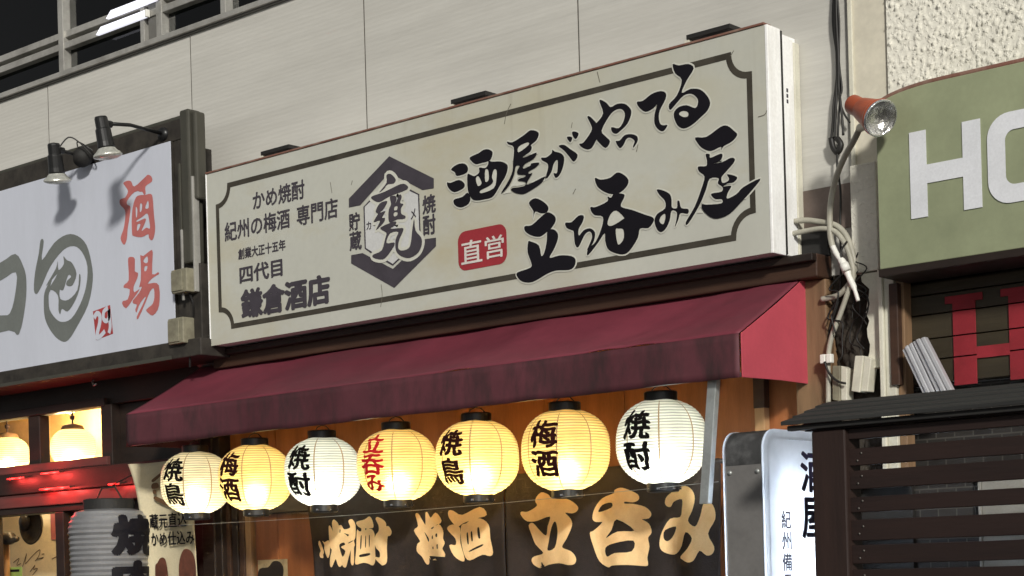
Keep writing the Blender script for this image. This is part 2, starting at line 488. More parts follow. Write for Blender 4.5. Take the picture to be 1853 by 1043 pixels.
M['black'] = mat('black_plastic', (.012, .012, .012), .35, var=.2)
M['black_matte'] = mat('matt_black', (.016, .015, .014), .7, var=.3)
M['cloth'] = mat('charcoal_cloth', (.030, .024, .022), .9, var=.35, scale=3, bump=.2, bscale=160, spec=.1, fine=.08)
M['cloth_print'] = mat('cream_dye', (.97, .65, .33), .85, var=.10, scale=9, bump=.1, bscale=160, spec=.1, fine=.05, dirt=(.70, .40, .17), damt=.6, dscale=7)
M['stucco'] = mat('roughcast', (.72, .695, .61), .8, var=.08, scale=3, spec=.3)
M['smooth_wall'] = mat('cream_wall_paint', (.66, .615, .50), .55, var=.08, scale=2, bump=.05, bscale=14, dirt=(.36, .33, .27), damt=.6, dscale=1.8)
M['brown_plate'] = mat('brown_primer_patch', (.155, .118, .102), .6, var=.2, scale=5, dirt=(.09, .065, .05), damt=.6, dscale=5)
M['green'] = mat('olive_green_vinyl', (.275, .30, .185), .42, var=.14, scale=2.5, bump=.03, bscale=8, dirt=(.17, .19, .115), damt=.6, dscale=1.6, fine=.03)
M['sign_white'] = mat('white_vinyl_letter', (.66, .67, .70), .45, var=.08, scale=6)
M['red_letter'] = mat('red_painted_letter', (.24, .022, .030), .6, var=.22, spec=.2, scale=6, dirt=(.14, .02, .02), damt=.5, dscale=6)
M['dark_board'] = mat('dark_olive_board', (.034, .026, .014), .55, var=.35, scale=4, stretch=(.6, 4, 4), bump=.15, bscale=20)
M['lsign'] = mat('white_banner_sheet', (.525, .545, .615), .30, var=.05, scale=1.5, stretch=(2.5, 1, .5), bump=.06, bscale=3, fine=.015)
M['lframe'] = mat('weathered_dark_frame', (.026, .022, .018), .65, var=.5, scale=9, bump=.2, bscale=30, dirt=(.07, .062, .048), damt=.5, dscale=9)
M['grey_green'] = mat('grey_green_metal', (.060, .058, .046), .5, .2, var=.2, scale=6, dirt=(.07, .065, .05), damt=.7, dscale=7, dstretch=(2, 2, .6))
M['lgrey'] = mat('grey_green_ink', (.145, .155, .145), .5, var=.12, scale=4)
M['lred'] = mat('faded_red_ink', (.45, .135, .125), .5, var=.15, scale=7)
M['box_cream'] = mat('yellowed_plastic', (.22, .205, .145), .5, var=.3, scale=12, dirt=(.12, .10, .07), damt=.7, dscale=16)
M['reflector'] = mat('reflector_glass', (.62, .62, .56), .12, .55, var=.25, scale=30, bump=.3, bscale=70)
M['silver'] = mat('lens_silver', (.75, .76, .78), .10, .95, var=.3, scale=26, bump=.5, bscale=60)
M['orange'] = mat('orange_lamp_paint', (.36, .075, .030), .45, var=.2, scale=14, dirt=(.20, .05, .03), damt=.5, dscale=20)
M['conduit'] = mat('cream_conduit', (.36, .345, .285), .5, var=.2, scale=14, dirt=(.25, .22, .16), damt=.6, dscale=16)
M['white_plastic'] = mat('white_plastic', (.74, .73, .68), .4, var=.08)
M['cable'] = mat('black_cable', (.012, .011, .010), .5)
M['rubble'] = mat('broken_dark_wall', (.035, .028, .021), .9, var=.6, scale=9, bump=.9, bscale=22)
M['trim'] = mat('cream_trim', (.62, .60, .50), .45, var=.10, scale=6, dirt=(.40, .37, .29), damt=.5, dscale=6)
M['louver'] = mat('grey_louvre_metal', (.46, .46, .48), .4, .25, var=.12, scale=8)
M['roof_board'] = mat('charcoal_roof_board', (.022, .022, .021), .75, var=.3, scale=4, stretch=(.4, 5, 5), bump=.25, bscale=20)
M['menu_wood'] = mat('dark_reddish_timber', (.016, .0072, .0054), .6, var=.35, scale=3, stretch=(.5, 5, 5), bump=.1, bscale=20)
M['menu_post'] = mat('dark_reddish_post', (.020, .0095, .007), .6, var=.35, scale=3, stretch=(5, 5, .5), bump=.1, bscale=20)
M['box_grey'] = mat('grey_sheet_metal', (.165, .158, .152), .5, .1, var=.08, scale=3, dirt=(.09, .086, .082), damt=.4, dscale=6)
M['box_dark'] = mat('scuffed_dark_cap', (.05, .05, .05), .4, .2, var=.4, scale=7, dirt=(.20, .20, .20), damt=.6, dscale=9)
M['lightbox'] = emit('lit_acrylic_face', (.80, .87, 1.0), 1.05)
M['lightrim'] = emit('lit_acrylic_rim', (.86, .93, 1.0), 1.0)
M['navy'] = mat('navy_ink', (.012, .010, .035), .5)
M['banner'] = mat('cream_banner_cloth', (.52, .455, .31), .8, var=.12, scale=5, bump=.05, bscale=90, spec=.15)
M['nail'] = mat('dull_nail', (.10, .09, .08), .4, .6)
M['brown_ink'] = mat('brown_ink', (.12, .06, .025), .7, var=.2)
M['jar_glaze'] = mat('dark_jar_print', (.10, .035, .022), .6, var=.5, scale=14)
M['big_lantern'] = mat('grey_white_lantern_skin', (.19, .19, .195), .28, var=.2, scale=4, spec=.6, coat=.2, bump=.04, bscale=30)
M['room_cream'] = mat('warm_room_wall', (.80, .53, .24), .8, var=.25, scale=3)
M['autograph'] = mat('cream_paper', (.80, .64, .40), .8, var=.1, scale=5)
M['redlac'] = mat('lacquered_rail', (.10, .034, .029), .38, var=.25, scale=6, stretch=(.5, 4, 4))
M['neon'] = emit('red_neon_tube', (1.0, .05, .045), 4.0)
M['iron'] = mat('blackened_iron', (.055, .045, .035), .45, .4, var=.5, scale=12, bump=.3, bscale=30)
M['pole_wood'] = mat('light_handle_wood', (.35, .19, .08), .5, var=.3, scale=4, stretch=(5, 5, .6))
M['card_green'] = mat('green_card', (.22, .30, .07), .6)
M['poster'] = mat('pale_poster', (.40, .33, .22), .6, var=.5, scale=9)
M['copper'] = mat('copper_wire', (.55, .5, .42), .3, .7)

def brick_mat():
    m = mat('dark_tile_wall', (.035, .030, .026), .7)
    N, L = m.node_tree.nodes, m.node_tree.links
    tc = N.new('ShaderNodeTexCoord'); mp = N.new('ShaderNodeMapping'); mp.inputs['Rotation'].default_value = (R(90), 0, 0)
    L.new(tc.outputs['Object'], mp.inputs[0])
    br = N.new('ShaderNodeTexBrick'); br.inputs['Scale'].default_value = 6.5
    br.inputs['Color1'].default_value = (.014, .012, .011, 1); br.inputs['Color2'].default_value = (.024, .021, .018, 1)
    br.inputs['Mortar'].default_value = (.055, .05, .043, 1); br.inputs['Mortar Size'].default_value = .02
    L.new(mp.outputs[0], br.inputs['Vector']); L.new(br.outputs['Color'], N['Principled BSDF'].inputs['Base Color'])
    return m
M['tiles'] = brick_mat()

def stucco_mat():
    m = M['stucco']; N, L = m.node_tree.nodes, m.node_tree.links
    tc = N.new('ShaderNodeTexCoord')
    n = N.new('ShaderNodeTexNoise'); n.inputs['Scale'].default_value = 78; n.inputs['Detail'].default_value = 2
    r = N.new('ShaderNodeValToRGB'); r.color_ramp.elements[0].position = .55; r.color_ramp.elements[1].position = .70
    L.new(tc.outputs['Object'], n.inputs['Vector']); L.new(n.outputs['Fac'], r.inputs['Fac'])
    b = N.new('ShaderNodeBump'); b.inputs['Strength'].default_value = .38; b.inputs['Distance'].default_value = .010
    L.new(r.outputs['Color'], b.inputs['Height']); L.new(b.outputs[0], N['Principled BSDF'].inputs['Normal'])
stucco_mat()

load_text([(s, o) for s, o in (
    ('かめ焼酎', .022), ('紀州の梅酒', .022), ('専門店', .022), ('創業大正十五年', .03), ('四代目', .03), ('鎌倉酒店', .05),
    ('貯', .03), ('蔵', .03), ('焼', .03), ('酎', .03), ('カ', .02), ('メ', .02), ('直', .012), ('営', .012),
    ('焼', .035), ('酎', .035), ('梅', .035), ('酒', .035), ('立', .035), ('呑', .035), ('み', .035), ('鳥', .035), ('肉', .06), ('焼', .06),
    ('蔵元直込', .02), ('かめ仕込み', .02), ('紀', .02), ('州', .02), ('備', .02), ('長', .02), ('炭', .02), ('酒', .03), ('屋', .03), ('お', .01), ('す', .01), ('め', .01))])

# ================================================================== THE SETTING
g = MB().add([(-60, -60, 0), (60, -60, 0), (60, 60, 0), (-60, 60, 0)], [(0, 1, 2, 3)]).build('ground', M['asphalt'], None)
tag(g, kind='structure')

# ---- the cream panelled building
X_SEAM = [-13.0, -11.61, -10.26, -8.905, -7.56, -6.205, -4.853, -3.49]
bld = thing('building', (-7.0, .3, 0), 'cream panelled building with a dark window band behind the main shop sign', 'building')
box('wall', M['backwall'], bld, -13.0, -3.49, .06, .30, 2.70, 4.60, 0)
for i in range(len(X_SEAM) - 1):
    z0 = 2.75 if i > 3 else 2.75
    box('panel', M['panel'], bld, X_SEAM[i] + .0042, X_SEAM[i + 1] - .0042, 0.0, .058, z0, 4.592, 0)
    box('joint', M['seam'], bld, X_SEAM[i + 1] - .0041, X_SEAM[i + 1] + .0041, .0015, .058, z0, 4.58, 0)
box('window_sill', M['alu'], bld, -13, -3.49, -.035, .30, 4.600, 4.632, .004)
box('sill_drip', M['alu_dark'], bld, -13, -3.49, -.018, .05, 4.5925, 4.5995, 0)
win = box('window_frame', M['alu'], bld, -13, -3.5, .05, .12, 4.6325, 4.655, .003)
def zt(px, py): return at(px, py, .06).z
for z0, z1, y0 in ((4.795, 4.835, .045), (4.865, 4.905, .055), (5.62, 5.68, .05)):
    box('transom', M['alu'], win, -13, -3.5, y0, .13, z0, z1, .004)
for xs in (-12.0, -10.6):
    box('mullion', M['alu'], win, xs - .02, xs + .02, .05, .13, 4.655, 6.0, .003)
for px0, px1, mm in ((110, 119, 'alu'), (259, 266, 'alu'), (270, 286, 'alu_dark'), (288, 298, 'alu'), (405, 414, 'alu')):
    a = at(px0, 60, .06).x; b = at(px1, 60, .06).x
    box('mullion', M[mm], win, a, b, .04 if mm == 'alu' else .055, .135, 4.655, 6.0, .003)
for a, b in ((-13, -10.62), (-10.58, at(109, 60, .06).x), (at(120, 60, .06).x, at(258, 60, .06).x), (at(299, 60, .06).x, at(404, 60, .06).x), (at(415, 60, .06).x, -3.5)):
    for z0, z1 in ((4.655, 4.795), (4.905, 5.62)):
        box('pane', M['pane'], win, a, b, .09, .096, z0, z1, 0)
box('room_wall', M['room'], bld, -13, -3.49, 1.6, 1.7, 4.6, 6.2, 0)
box('room_ceiling', M['room'], bld, -13, -3.49, .14, 1.6, 6.01, 6.2, 0)
box('upper_wall', M['panel'], bld, -13, -3.49, 0, .3, 6.02, 7.0, 0)
# glowing strips added in place of the bright reflection on the window bars
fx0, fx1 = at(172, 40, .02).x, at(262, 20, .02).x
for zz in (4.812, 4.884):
    ft = thing('bar_reflection', ((fx0 + fx1) / 2, .03, zz - .02), 'glowing white strip drawn as a reflection on the %s window bar at top left' % ('lower' if zz < 4.85 else 'upper'), 'painted reflection', 'glowing reflections on the window bars')
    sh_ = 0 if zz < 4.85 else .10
    MB().prism([(fx0 + sh_, .02, zz - .018), (fx1 + sh_, .02, zz - .018), (fx1 + sh_, .02, zz + .020), (fx0 + sh_ + .05, .02, zz + .020)], (0, .024, 0)).build('glare_strip', M['tube'], ft, bevel=.003)
    box('glare_strip_end', M['white_plastic'], ft, fx1 + sh_ + .0005, fx1 + sh_ + .015, .018, .044, zz - .02, zz + .022, .002)
# ---- the roughcast building on the right
nb = thing('building', (-2.2, .2, 0), 'cream roughcast building behind the green sign on the right', 'building')
box('wall', M['smooth_wall'], nb, -3.488, -3.318, -.012, .30, 2.87, 7.0, .004)
box('corner_bead', M['trim'], nb, -3.4885, -3.470, -.024, -.0122, 3.10, 7.0, .002)
def rough_sheet(x0, x1, z0, z1, y, nx, nz, amp, name, parent, mm):
    mb = MB(); vs = []
    for i in range(nx + 1):
        for k in range(nz + 1):
            x = x0 + (x1 - x0) * i / nx; z = z0 + (z1 - z0) * k / nz
            e = 0 if i in (0, nx) or k in (0, nz) else (random.random() ** 9) * amp
            vs.append((x, y - e, z))
    fs = [(i * (nz + 1) + k, (i + 1) * (nz + 1) + k, (i + 1) * (nz + 1) + k + 1, i * (nz + 1) + k + 1) for i in range(nx) for k in range(nz)]
    return MB().add(vs, fs).build(name, mm, parent, smooth=True)
box('wall_core', M['smooth_wall'], nb, -3.3178, -.2, -.022, .30, 2.70, 7.0, 0)
rough_sheet(-3.317, -1.6, 2.72, 4.6, -.0262, 260, 284, .015, 'roughcast', nb, M['stucco'])
box('wall_strip', M['stucco'], nb, -3.475, -3.362, -.062, -.0124, 2.735, 3.155, .004)
box('lower_wall', M['tiles'], nb, -3.30, -.2, .06, .30, 0.0, 2.28, 0)
box('recess_back', M['dark_wood'], nb, -3.34, -.2, .04, .0598, 2.2801, 2.6998, 0)
box('brown_patch', M['brown_plate'], nb, -3.735, -3.489, -.006, -.0005, 2.93, 3.105, .001)
box('brown_patch', M['brown_plate'], nb, -3.4885, -3.476, -.016, -.0125, 2.83, 3.115, .001)

# ================================================================== MAIN SIGN
YS = -.24
SX0, SX1, SZ0, SZ1 = -7.160, -3.730, 2.832, 3.726
sg = thing('shop_sign', (-5.45, -.12, SZ0), 'long cream signboard with black brush lettering and a hexagon crest above the awning', 'sign')
box('sign_body', M['white_metal'], sg, SX0 + .004, SX1 - .012, YS + .004, -.002, SZ0 + .004, SZ1 - .004, .002)
face = box('sign_face', M['face'], sg, SX0, SX1 - .002, YS, YS + .0035, SZ0, SZ1, .001)
box('top_trim', M['rust_edge'], sg, SX0 - .003, SX1 - .002, YS - .006, YS + .05, SZ1 + .0004, SZ1 + .010, .002)
box('left_side', M['white_metal'], sg, SX0 - .006, SX0 - .0004, YS - .003, -.002, SZ0, SZ1, .001)
# right-hand side: two white channels with a dark joint between them
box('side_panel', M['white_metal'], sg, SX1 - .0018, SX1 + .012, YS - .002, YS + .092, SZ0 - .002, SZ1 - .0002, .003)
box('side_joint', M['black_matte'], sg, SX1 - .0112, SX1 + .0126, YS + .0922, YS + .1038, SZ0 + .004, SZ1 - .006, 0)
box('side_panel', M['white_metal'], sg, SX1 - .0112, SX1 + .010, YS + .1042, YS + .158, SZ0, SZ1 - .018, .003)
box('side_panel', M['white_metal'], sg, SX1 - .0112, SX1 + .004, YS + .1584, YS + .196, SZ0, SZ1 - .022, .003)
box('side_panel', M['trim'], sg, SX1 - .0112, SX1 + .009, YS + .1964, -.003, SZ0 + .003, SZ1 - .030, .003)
for k in range(3):
    box('rating_mark', M['ink_grey'], sg, SX1 + .0102, SX1 + .0110, YS + .128, YS + .140, 3.44 + k * .022, 3.455 + k * .022, 0)
# wall brackets on top
for a, b in (((473, 283), (524, 268)), ((817, 190), (880, 172)), ((1243, 74), (1322, 52))):
    p, q = at(*a, -.20), at(*b, -.20)
    br = thing('sign_bracket', ((p.x + q.x) / 2, -.2, SZ1), 'dark steel bracket on the signboard top edge, ' + ('nearest the left sign' if a[0] < 600 else 'the middle of three' if a[0] < 1000 else 'nearest its right end'), 'bracket', 'brackets on the signboard')
    zb = min(p.z, q.z)
    box('plate', M['black_matte'], br, p.x, q.x, -.205, -.003, zb + .002, zb + .022, .002)
    box('foot', M['trim'], br, p.x - .012, p.x + .012, -.202, -.18, SZ1 + .0005, zb + .0015, .001)
# border line with scooped corners
YB = YS - .0012
bx0, bx1 = at(396, 470, YB).x, at(1359, 250, YB).x
bz1, bz0 = (at(700, 262.5, YB).z + at(1326, 98, YB).z) / 2, (at(421, 590, YB).z + at(1240, 447, YB).z) / 2
rn = .095
loop = arc((bx0, bz1), rn, 270, 360, 8) + arc((bx1, bz1), rn, 180, 270, 8) + arc((bx1, bz0), rn, 90, 180, 8) + arc((bx0, bz0), rn, 0, 90, 8)
mb = MB(); n = len(loop)
for i in range(n):
    ribbon(mb, [loop[i], loop[(i + 1) % n]], .026, YB)
# join the bends
mb = MB()
cl = [Vector(p) for p in loop]
inner = []; outer = []
cen = Vector(((bx0 + bx1) / 2, (bz0 + bz1) / 2))
for i in range(n):
    t1 = (cl[i] - cl[i - 1]).normalized(); t2 = (cl[(i + 1) % n] - cl[i]).normalized()
    n1 = Vector((-t1.y, t1.x)); n2 = Vector((-t2.y, t2.x)); nn = (n1 + n2)
    nn = nn / max(.5, nn.dot(n1)) if nn.length > .01 else n1
    outer.append(cl[i] + nn * .013); inner.append(cl[i] - nn * .013)
mb.add([(p.x, YB, p.y) for p in outer] + [(p.x, YB, p.y) for p in inner], [(i, (i + 1) % n, (i + 1) % n + n, i + n) for i in range(n)])
mb.build('border_line', M['border'], sg, normals=False)
# printed lines on the left half
YT = YS - .0016
for s, o, a, b, mm in (
    ('かめ焼酎', .022, (457, 347.5), (551.6, 359), 'ink_grey'),
    ('紀州の梅酒', .022, (406, 404), (525, 412), 'ink_grey'), ('専門店', .022, (536.5, 374), (612, 393.6), 'ink_grey'),
    ('創業大正十五年', .03, (430.7, 451.2), (517, 452.5), 'ink_grey'),
    ('四代目', .03, (433, 483), (511.7, 499.4), 'ink_grey'), ('鎌倉酒店', .05, (435, 525.5), (598.5, 550), 'ink_grey')):
    text_box(s, o, a, b, YT, M[mm], sg)
# crest
E_ = (620, 270, 4.011)
trace([[[(45, 360), (338, 52), (662, 213), (662, 285), (580, 298), (338, 172), (128, 408), (45, 425)]],
       [[(62, 770), (145, 755), (365, 870), (590, 655), (678, 643), (678, 705), (375, 1008), (62, 830)]]], E_, YT, M['ink_grey'], sg, 'crest_chevron', k=1)
trace([[[(160, 420), (338, 230), (552, 330), (565, 650), (365, 838), (165, 720)]]], E_, YT, M['hex'], sg, 'crest_field', k=1)
mb = MB()
for seg in (((205, 370), (156, 420), (165, 720), (212, 752)), ((300, 802), (365, 840), (417, 790)), ((478, 293), (552, 330), (563, 645))):
    pts = [at(620 + x / 4.011, 270 + y / 4.011, YT) for x, y in seg]
    ribbon(mb, [(p.x, p.z) for p in pts], .0085, YT - .0006)
mb.build('crest_frame', M['ink_grey'], sg, normals=False)
trace([[[(318, 190), (350, 182), (385, 220), (370, 250), (325, 258), (300, 290), (265, 315), (318, 245)]],
       [[(210, 345), (300, 312), (420, 255), (465, 262), (466, 295), (340, 345), (270, 385), (225, 372)]],
       [[(270, 395), (325, 378), (302, 430), (272, 462), (312, 450), (287, 498), (308, 500), (298, 535), (243, 588), (272, 520), (225, 532), (246, 490), (256, 470), (240, 452)]],
       [[(345, 345), (392, 345), (385, 395), (412, 332), (430, 345), (418, 390), (442, 400), (425, 430), (428, 470), (456, 486), (450, 506), (395, 512), (345, 535), (333, 500), (336, 440), (352, 400)],
        [(378, 420), (398, 415), (396, 440), (376, 445)], [(374, 462), (398, 458), (396, 482), (374, 488)]],
       [[(275, 570), (380, 525), (386, 548), (350, 578), (430, 573), (442, 590), (412, 660), (405, 718), (430, 737), (478, 722), (496, 680), (505, 600), (520, 508), (530, 590), (570, 640), (576, 690), (550, 752), (490, 790), (430, 780), (390, 740), (385, 660), (405, 602), (345, 612), (320, 682), (375, 678), (370, 712), (310, 792), (260, 800), (220, 785), (226, 765), (285, 735), (310, 650), (320, 612), (308, 600)]]],
      E_, YT - .002, M['ink_grey'], sg, 'crest_character', halo=M['halo'], hw=.016)
for s, a, b in (('貯', (631, 387), (652, 415)), ('蔵', (632, 421), (655, 451)), ('焼', (764, 355), (789, 384)), ('酎', (765, 391), (789, 423))):
    text_box(s, .03, a, b, YT, M['ink_grey'], sg)
text_box('カ', .02, (663, 402), (672, 415), YT - .0008, M['ink_grey'], sg)
text_box('メ', .02, (743, 379), (753, 396), YT - .0008, M['ink_grey'], sg)
# big brush lettering
HAL = dict(halo=M['halo'], hw=.0065)
A_ = (800, 230, 6.519); B_ = (1030, 100, 5.793); C_ = (920, 300, 4.739); D_ = (1160, 210, 4.742)
YI = YS - .0040
trace([[[(105, 500), (180, 442), (260, 432), (305, 480), (285, 545), (175, 578), (150, 535)]],
       [[(58, 655), (100, 660), (200, 625), (265, 670), (250, 725), (145, 770), (75, 720)]],
       [[(135, 885), (150, 852), (240, 825), (300, 775), (335, 840), (310, 910), (225, 950), (160, 930)]],
       [[(328, 360), (430, 310), (490, 270), (550, 265), (597, 300), (580, 375), (545, 405), (470, 425), (400, 440), (350, 405)]],
       [[(300, 565), (335, 563), (385, 580), (440, 535), (440, 480), (510, 485), (545, 440), (550, 395), (590, 410), (690, 408), (765, 440), (775, 500), (745, 590), (690, 680), (640, 770), (590, 830), (500, 855), (400, 868), (345, 840), (305, 740)],
        [(415, 582), (440, 592), (468, 665), (425, 698), (400, 620)], [(510, 510), (546, 510), (552, 620), (512, 645)],
        [(612, 505), (645, 512), (643, 610), (612, 722), (470, 782), (452, 752), (560, 695), (605, 645), (590, 590)]]],
      A_, YI, M['ink'], sg, 'brush_character', **HAL)
trace([[[(768, 172), (830, 180), (960, 100), (1045, 38), (1138, 68), (1115, 155), (1050, 212), (1058, 238), (1040, 290), (952, 355), (1000, 350), (1112, 302), (1085, 370), (975, 438), (958, 492), (1040, 457), (1052, 430), (1142, 420), (1140, 440), (1100, 480), (1030, 520), (1022, 552), (1065, 545), (1040, 588), (1010, 640), (1000, 680), (1080, 650), (1212, 585), (1170, 662), (1050, 745), (960, 790), (870, 780), (815, 745), (830, 720), (900, 712), (975, 692), (980, 648), (895, 632), (920, 606), (972, 592), (982, 566), (900, 560), (885, 520), (915, 460), (870, 460), (850, 560), (790, 690), (710, 778), (703, 765), (780, 640), (830, 520), (838, 400), (845, 240), (780, 205)],
        [(905, 232), (1008, 182), (1018, 215), (902, 300)]]], A_, YI, M['ink'], sg, 'brush_character', **HAL)
trace([[[(1170, 362), (1225, 360), (1290, 312), (1300, 270), (1330, 290), (1400, 310), (1440, 360), (1430, 460), (1390, 560), (1340, 602), (1315, 545), (1352, 545), (1364, 470), (1362, 395), (1338, 402), (1312, 450), (1290, 530), (1240, 605), (1225, 585), (1250, 480), (1240, 430), (1180, 395)]],
       [[(1375, 225), (1440, 212), (1510, 260), (1600, 330), (1555, 410), (1500, 350), (1440, 280)]],
       [[(1535, 60), (1570, 55), (1612, 80), (1580, 142), (1545, 110)]], [[(1475, 118), (1520, 115), (1538, 135), (1515, 180), (1485, 150)]]], A_, YI, M['ink'], sg, 'brush_character', **HAL)
trace([[[(105, 930), (150, 915), (230, 800), (232, 740), (190, 650), (220, 645), (275, 700), (292, 705), (355, 610), (318, 490), (330, 468), (390, 500), (435, 545), (500, 512), (580, 510), (640, 560), (650, 620), (610, 720), (530, 800), (490, 825), (450, 805), (443, 755), (520, 765), (570, 690), (582, 610), (545, 565), (480, 580), (420, 640), (340, 790), (380, 850), (428, 905), (380, 975), (300, 905), (285, 890), (240, 970), (190, 990), (130, 965)]]], B_, YI, M['ink'], sg, 'brush_character', **HAL)
trace([[[(487, 905), (530, 895), (580, 840), (650, 828), (710, 850), (718, 900), (675, 970), (670, 950), (685, 900), (640, 866), (600, 880), (570, 940), (530, 975)]]], B_, YI, M['ink'], sg, 'brush_character', **HAL)
trace([[[(710, 490), (770, 480), (860, 410), (950, 378), (1010, 395), (1010, 460), (950, 580), (940, 660), (955, 720), (985, 735), (1030, 735), (990, 795), (940, 785), (895, 720), (895, 620), (920, 520), (880, 560), (800, 595), (730, 545)]]], B_, YI, M['ink'], sg, 'brush_character', **HAL)
trace([[[(1085, 95), (1150, 108), (1250, 93), (1305, 140), (1230, 270), (1180, 395), (1270, 355), (1370, 360), (1440, 420), (1478, 500), (1450, 580), (1380, 650), (1290, 730), (1200, 770), (1130, 730), (1095, 620), (1140, 550), (1230, 525), (1320, 555), (1350, 500), (1340, 450), (1280, 405), (1200, 425), (1120, 510), (1060, 575), (1047, 515), (1130, 420), (1180, 260), (1110, 190)],
        [(1160, 600), (1200, 585), (1245, 600), (1245, 640), (1200, 650), (1155, 625)]]], B_, YI, M['ink'], sg, 'brush_character', **HAL)
trace([[[(175, 320), (230, 280), (300, 310), (342, 355), (330, 400), (280, 410), (230, 395), (208, 462), (215, 392)]],
       [[(140, 520), (200, 510), (290, 430), (340, 400), (395, 430), (405, 475), (370, 535), (330, 570), (270, 610), (200, 600), (145, 565)]],
       [[(335, 560), (380, 545), (420, 575), (425, 630), (390, 720), (355, 790), (440, 770), (540, 775), (577, 810), (565, 865), (520, 895), (410, 900), (330, 930), (210, 998), (120, 995), (75, 950), (80, 915), (190, 875), (195, 830), (165, 740), (170, 655), (190, 650), (262, 685), (283, 775), (310, 740), (330, 640)]]], C_, YI, M['ink'], sg, 'brush_character', **HAL)
trace([[[(488, 490), (540, 485), (600, 430), (645, 430), (638, 480), (603, 545), (605, 600), (645, 555), (700, 538), (742, 572), (735, 640), (702, 705), (688, 728), (675, 722), (688, 690), (716, 620), (710, 575), (685, 567), (650, 600), (600, 700), (570, 670), (560, 570), (545, 555), (500, 535)]]], C_, YI, M['ink'], sg, 'brush_character', **HAL)
trace([[[(742, 105), (790, 120), (870, 105), (930, 60), (985, 75), (1030, 125), (1010, 185), (940, 240), (860, 240), (790, 205), (755, 165)]],
       [[(705, 355), (750, 355), (850, 305), (850, 265), (880, 275), (910, 238), (990, 245), (990, 280), (965, 350), (1060, 380), (1170, 420), (1240, 445), (1245, 480), (1200, 535), (1130, 540), (1110, 620), (1040, 730), (980, 762), (900, 745), (850, 710), (830, 640), (825, 580), (770, 660), (685, 768), (675, 740), (692, 705), (750, 650), (800, 530), (810, 440), (740, 425), (710, 390)],
        [(925, 385), (988, 440), (982, 460), (890, 515), (850, 500), (875, 420)], [(920, 550), (945, 540), (985, 548), (990, 620), (960, 670), (935, 665)]]], C_, YI, M['ink'], sg, 'brush_character', **HAL)
trace([[[(135, 632), (190, 640), (245, 670), (262, 720), (265, 785), (308, 790), (312, 730), (330, 735), (345, 790), (405, 800), (400, 840), (340, 835), (320, 890), (290, 955), (305, 880), (305, 825), (262, 815), (245, 900), (210, 970), (170, 998), (135, 970), (115, 900), (140, 840), (205, 795), (205, 730), (160, 680)],
        [(205, 840), (208, 880), (190, 930), (158, 905), (172, 862)]]], D_, YI, M['ink'], sg, 'brush_character', **HAL)
trace([[[(465, 185), (560, 180), (680, 95), (740, 85), (800, 130), (825, 165), (780, 220), (710, 260), (685, 298), (685, 265), (600, 302), (530, 280), (490, 240)]],
       [[(490, 435), (560, 430), (565, 380), (555, 328), (590, 330), (595, 360), (680, 325), (700, 340), (680, 385), (622, 410), (700, 395), (770, 360), (805, 370), (790, 410), (720, 490), (690, 530), (700, 575), (745, 560), (755, 535), (740, 500), (825, 525), (795, 570), (745, 580), (708, 606), (775, 600), (745, 660), (740, 710), (820, 670), (880, 610), (1025, 537), (960, 630), (860, 740), (760, 840), (660, 880), (590, 865), (525, 800), (525, 755), (560, 762), (690, 750), (692, 715), (640, 715), (605, 685), (610, 665), (690, 650), (700, 612), (660, 580), (665, 535), (590, 540), (555, 640), (500, 770), (405, 925), (385, 910), (460, 780), (520, 620), (545, 520), (500, 480)]]], D_, YI, M['ink'], sg, 'brush_character', **HAL)
# red seal
p, q = at(828, 421, YT), at(918, 476, YT)
p.z = at(874, 412, YT).z; q.z = at(874, 484, YT).z
lp = arc((p.x + .045, p.z - .045), .045, 180, 90, 5) + arc((q.x - .045, p.z - .045), .045, 90, 0, 5) + arc((q.x - .045, q.z + .045), .045, 0, -90, 5) + arc((p.x + .045, q.z + .045), .045, -90, -180, 5)
MB().add([(x, YT, z) for x, z in lp], [tuple(range(len(lp)))]).build('seal', M['seal'], sg, normals=False)
text_box('直', .012, (834, 438), (873, 473), YT - .0008, M['seal_white'], sg, 'seal_lettering')
text_box('営', .012, (877, 430), (912.5, 464), YT - .0008, M['seal_white'], sg, 'seal_lettering')
# hairline cracks in the face
for pts in (((925, 188), (917, 205), (913, 225)), ((1081, 130), (1084, 142), (1086, 150)), ((1036, 222), (1034, 232)), ((1037, 352), (1042, 342)), ((1372, 212), (1384, 208), (1388, 200)), ((690, 515), (692, 535), (689, 556)), ((1322, 102), (1328, 92)), ((598, 330), (601, 350)), ((1155, 262), (1152, 275)), ((638, 327), (636, 335))):
    w = [at(x, y, YS) for x, y in pts]; mb = MB()
    ribbon(mb, [(v.x, v.y) for v in smooth_pts([(v.x, v.z, 0) for v in w], 3)], .0034, YS - .0014)
    mb.build('crack', M['hair'], sg, normals=False)

# ================================================================== BAR FRONT UNDER THE AWNING
bar = thing('bar_front', (-5.5, .1, 0), 'orange brown timber shop front under the maroon awning', 'shop front')
box('beam', M['wood_beam'], bar, -7.30, -3.60, -.115, .0, 2.735, 2.828, .006)
box('beam', M['dark_wood'], bar, -7.30, -3.60, -.150, -.1152, 2.795, 2.826, .004)
box('beam', M['wood_beam'], bar, -7.30, -3.735, -.03, .055, 2.60, 2.7345, .004)
xb = -7.45
k = 0
while xb < -3.76:
    x2 = min(xb + .462, -3.752)
    box('board', M['wood_wall'], bar, xb + .0015, x2 - .0015, .03 + .001 * (k % 2), .06, 0.02, 2.5995, .003)
    xb = x2; k += 1
box('wall', M['backwall'], bar, -7.48, -3.60, .0605, .30, 0.0, 2.6995, 0)
box('post', M['wood_post'], bar, -3.75, -3.60, -.055, .06, 0.0, 2.7345, .006)
pb = at(1375, 700, 0).x
box('batten', M['wood_beam'], bar, pb - .027, pb + .027, -.012, .0295, 2.255, 2.5995, .003)
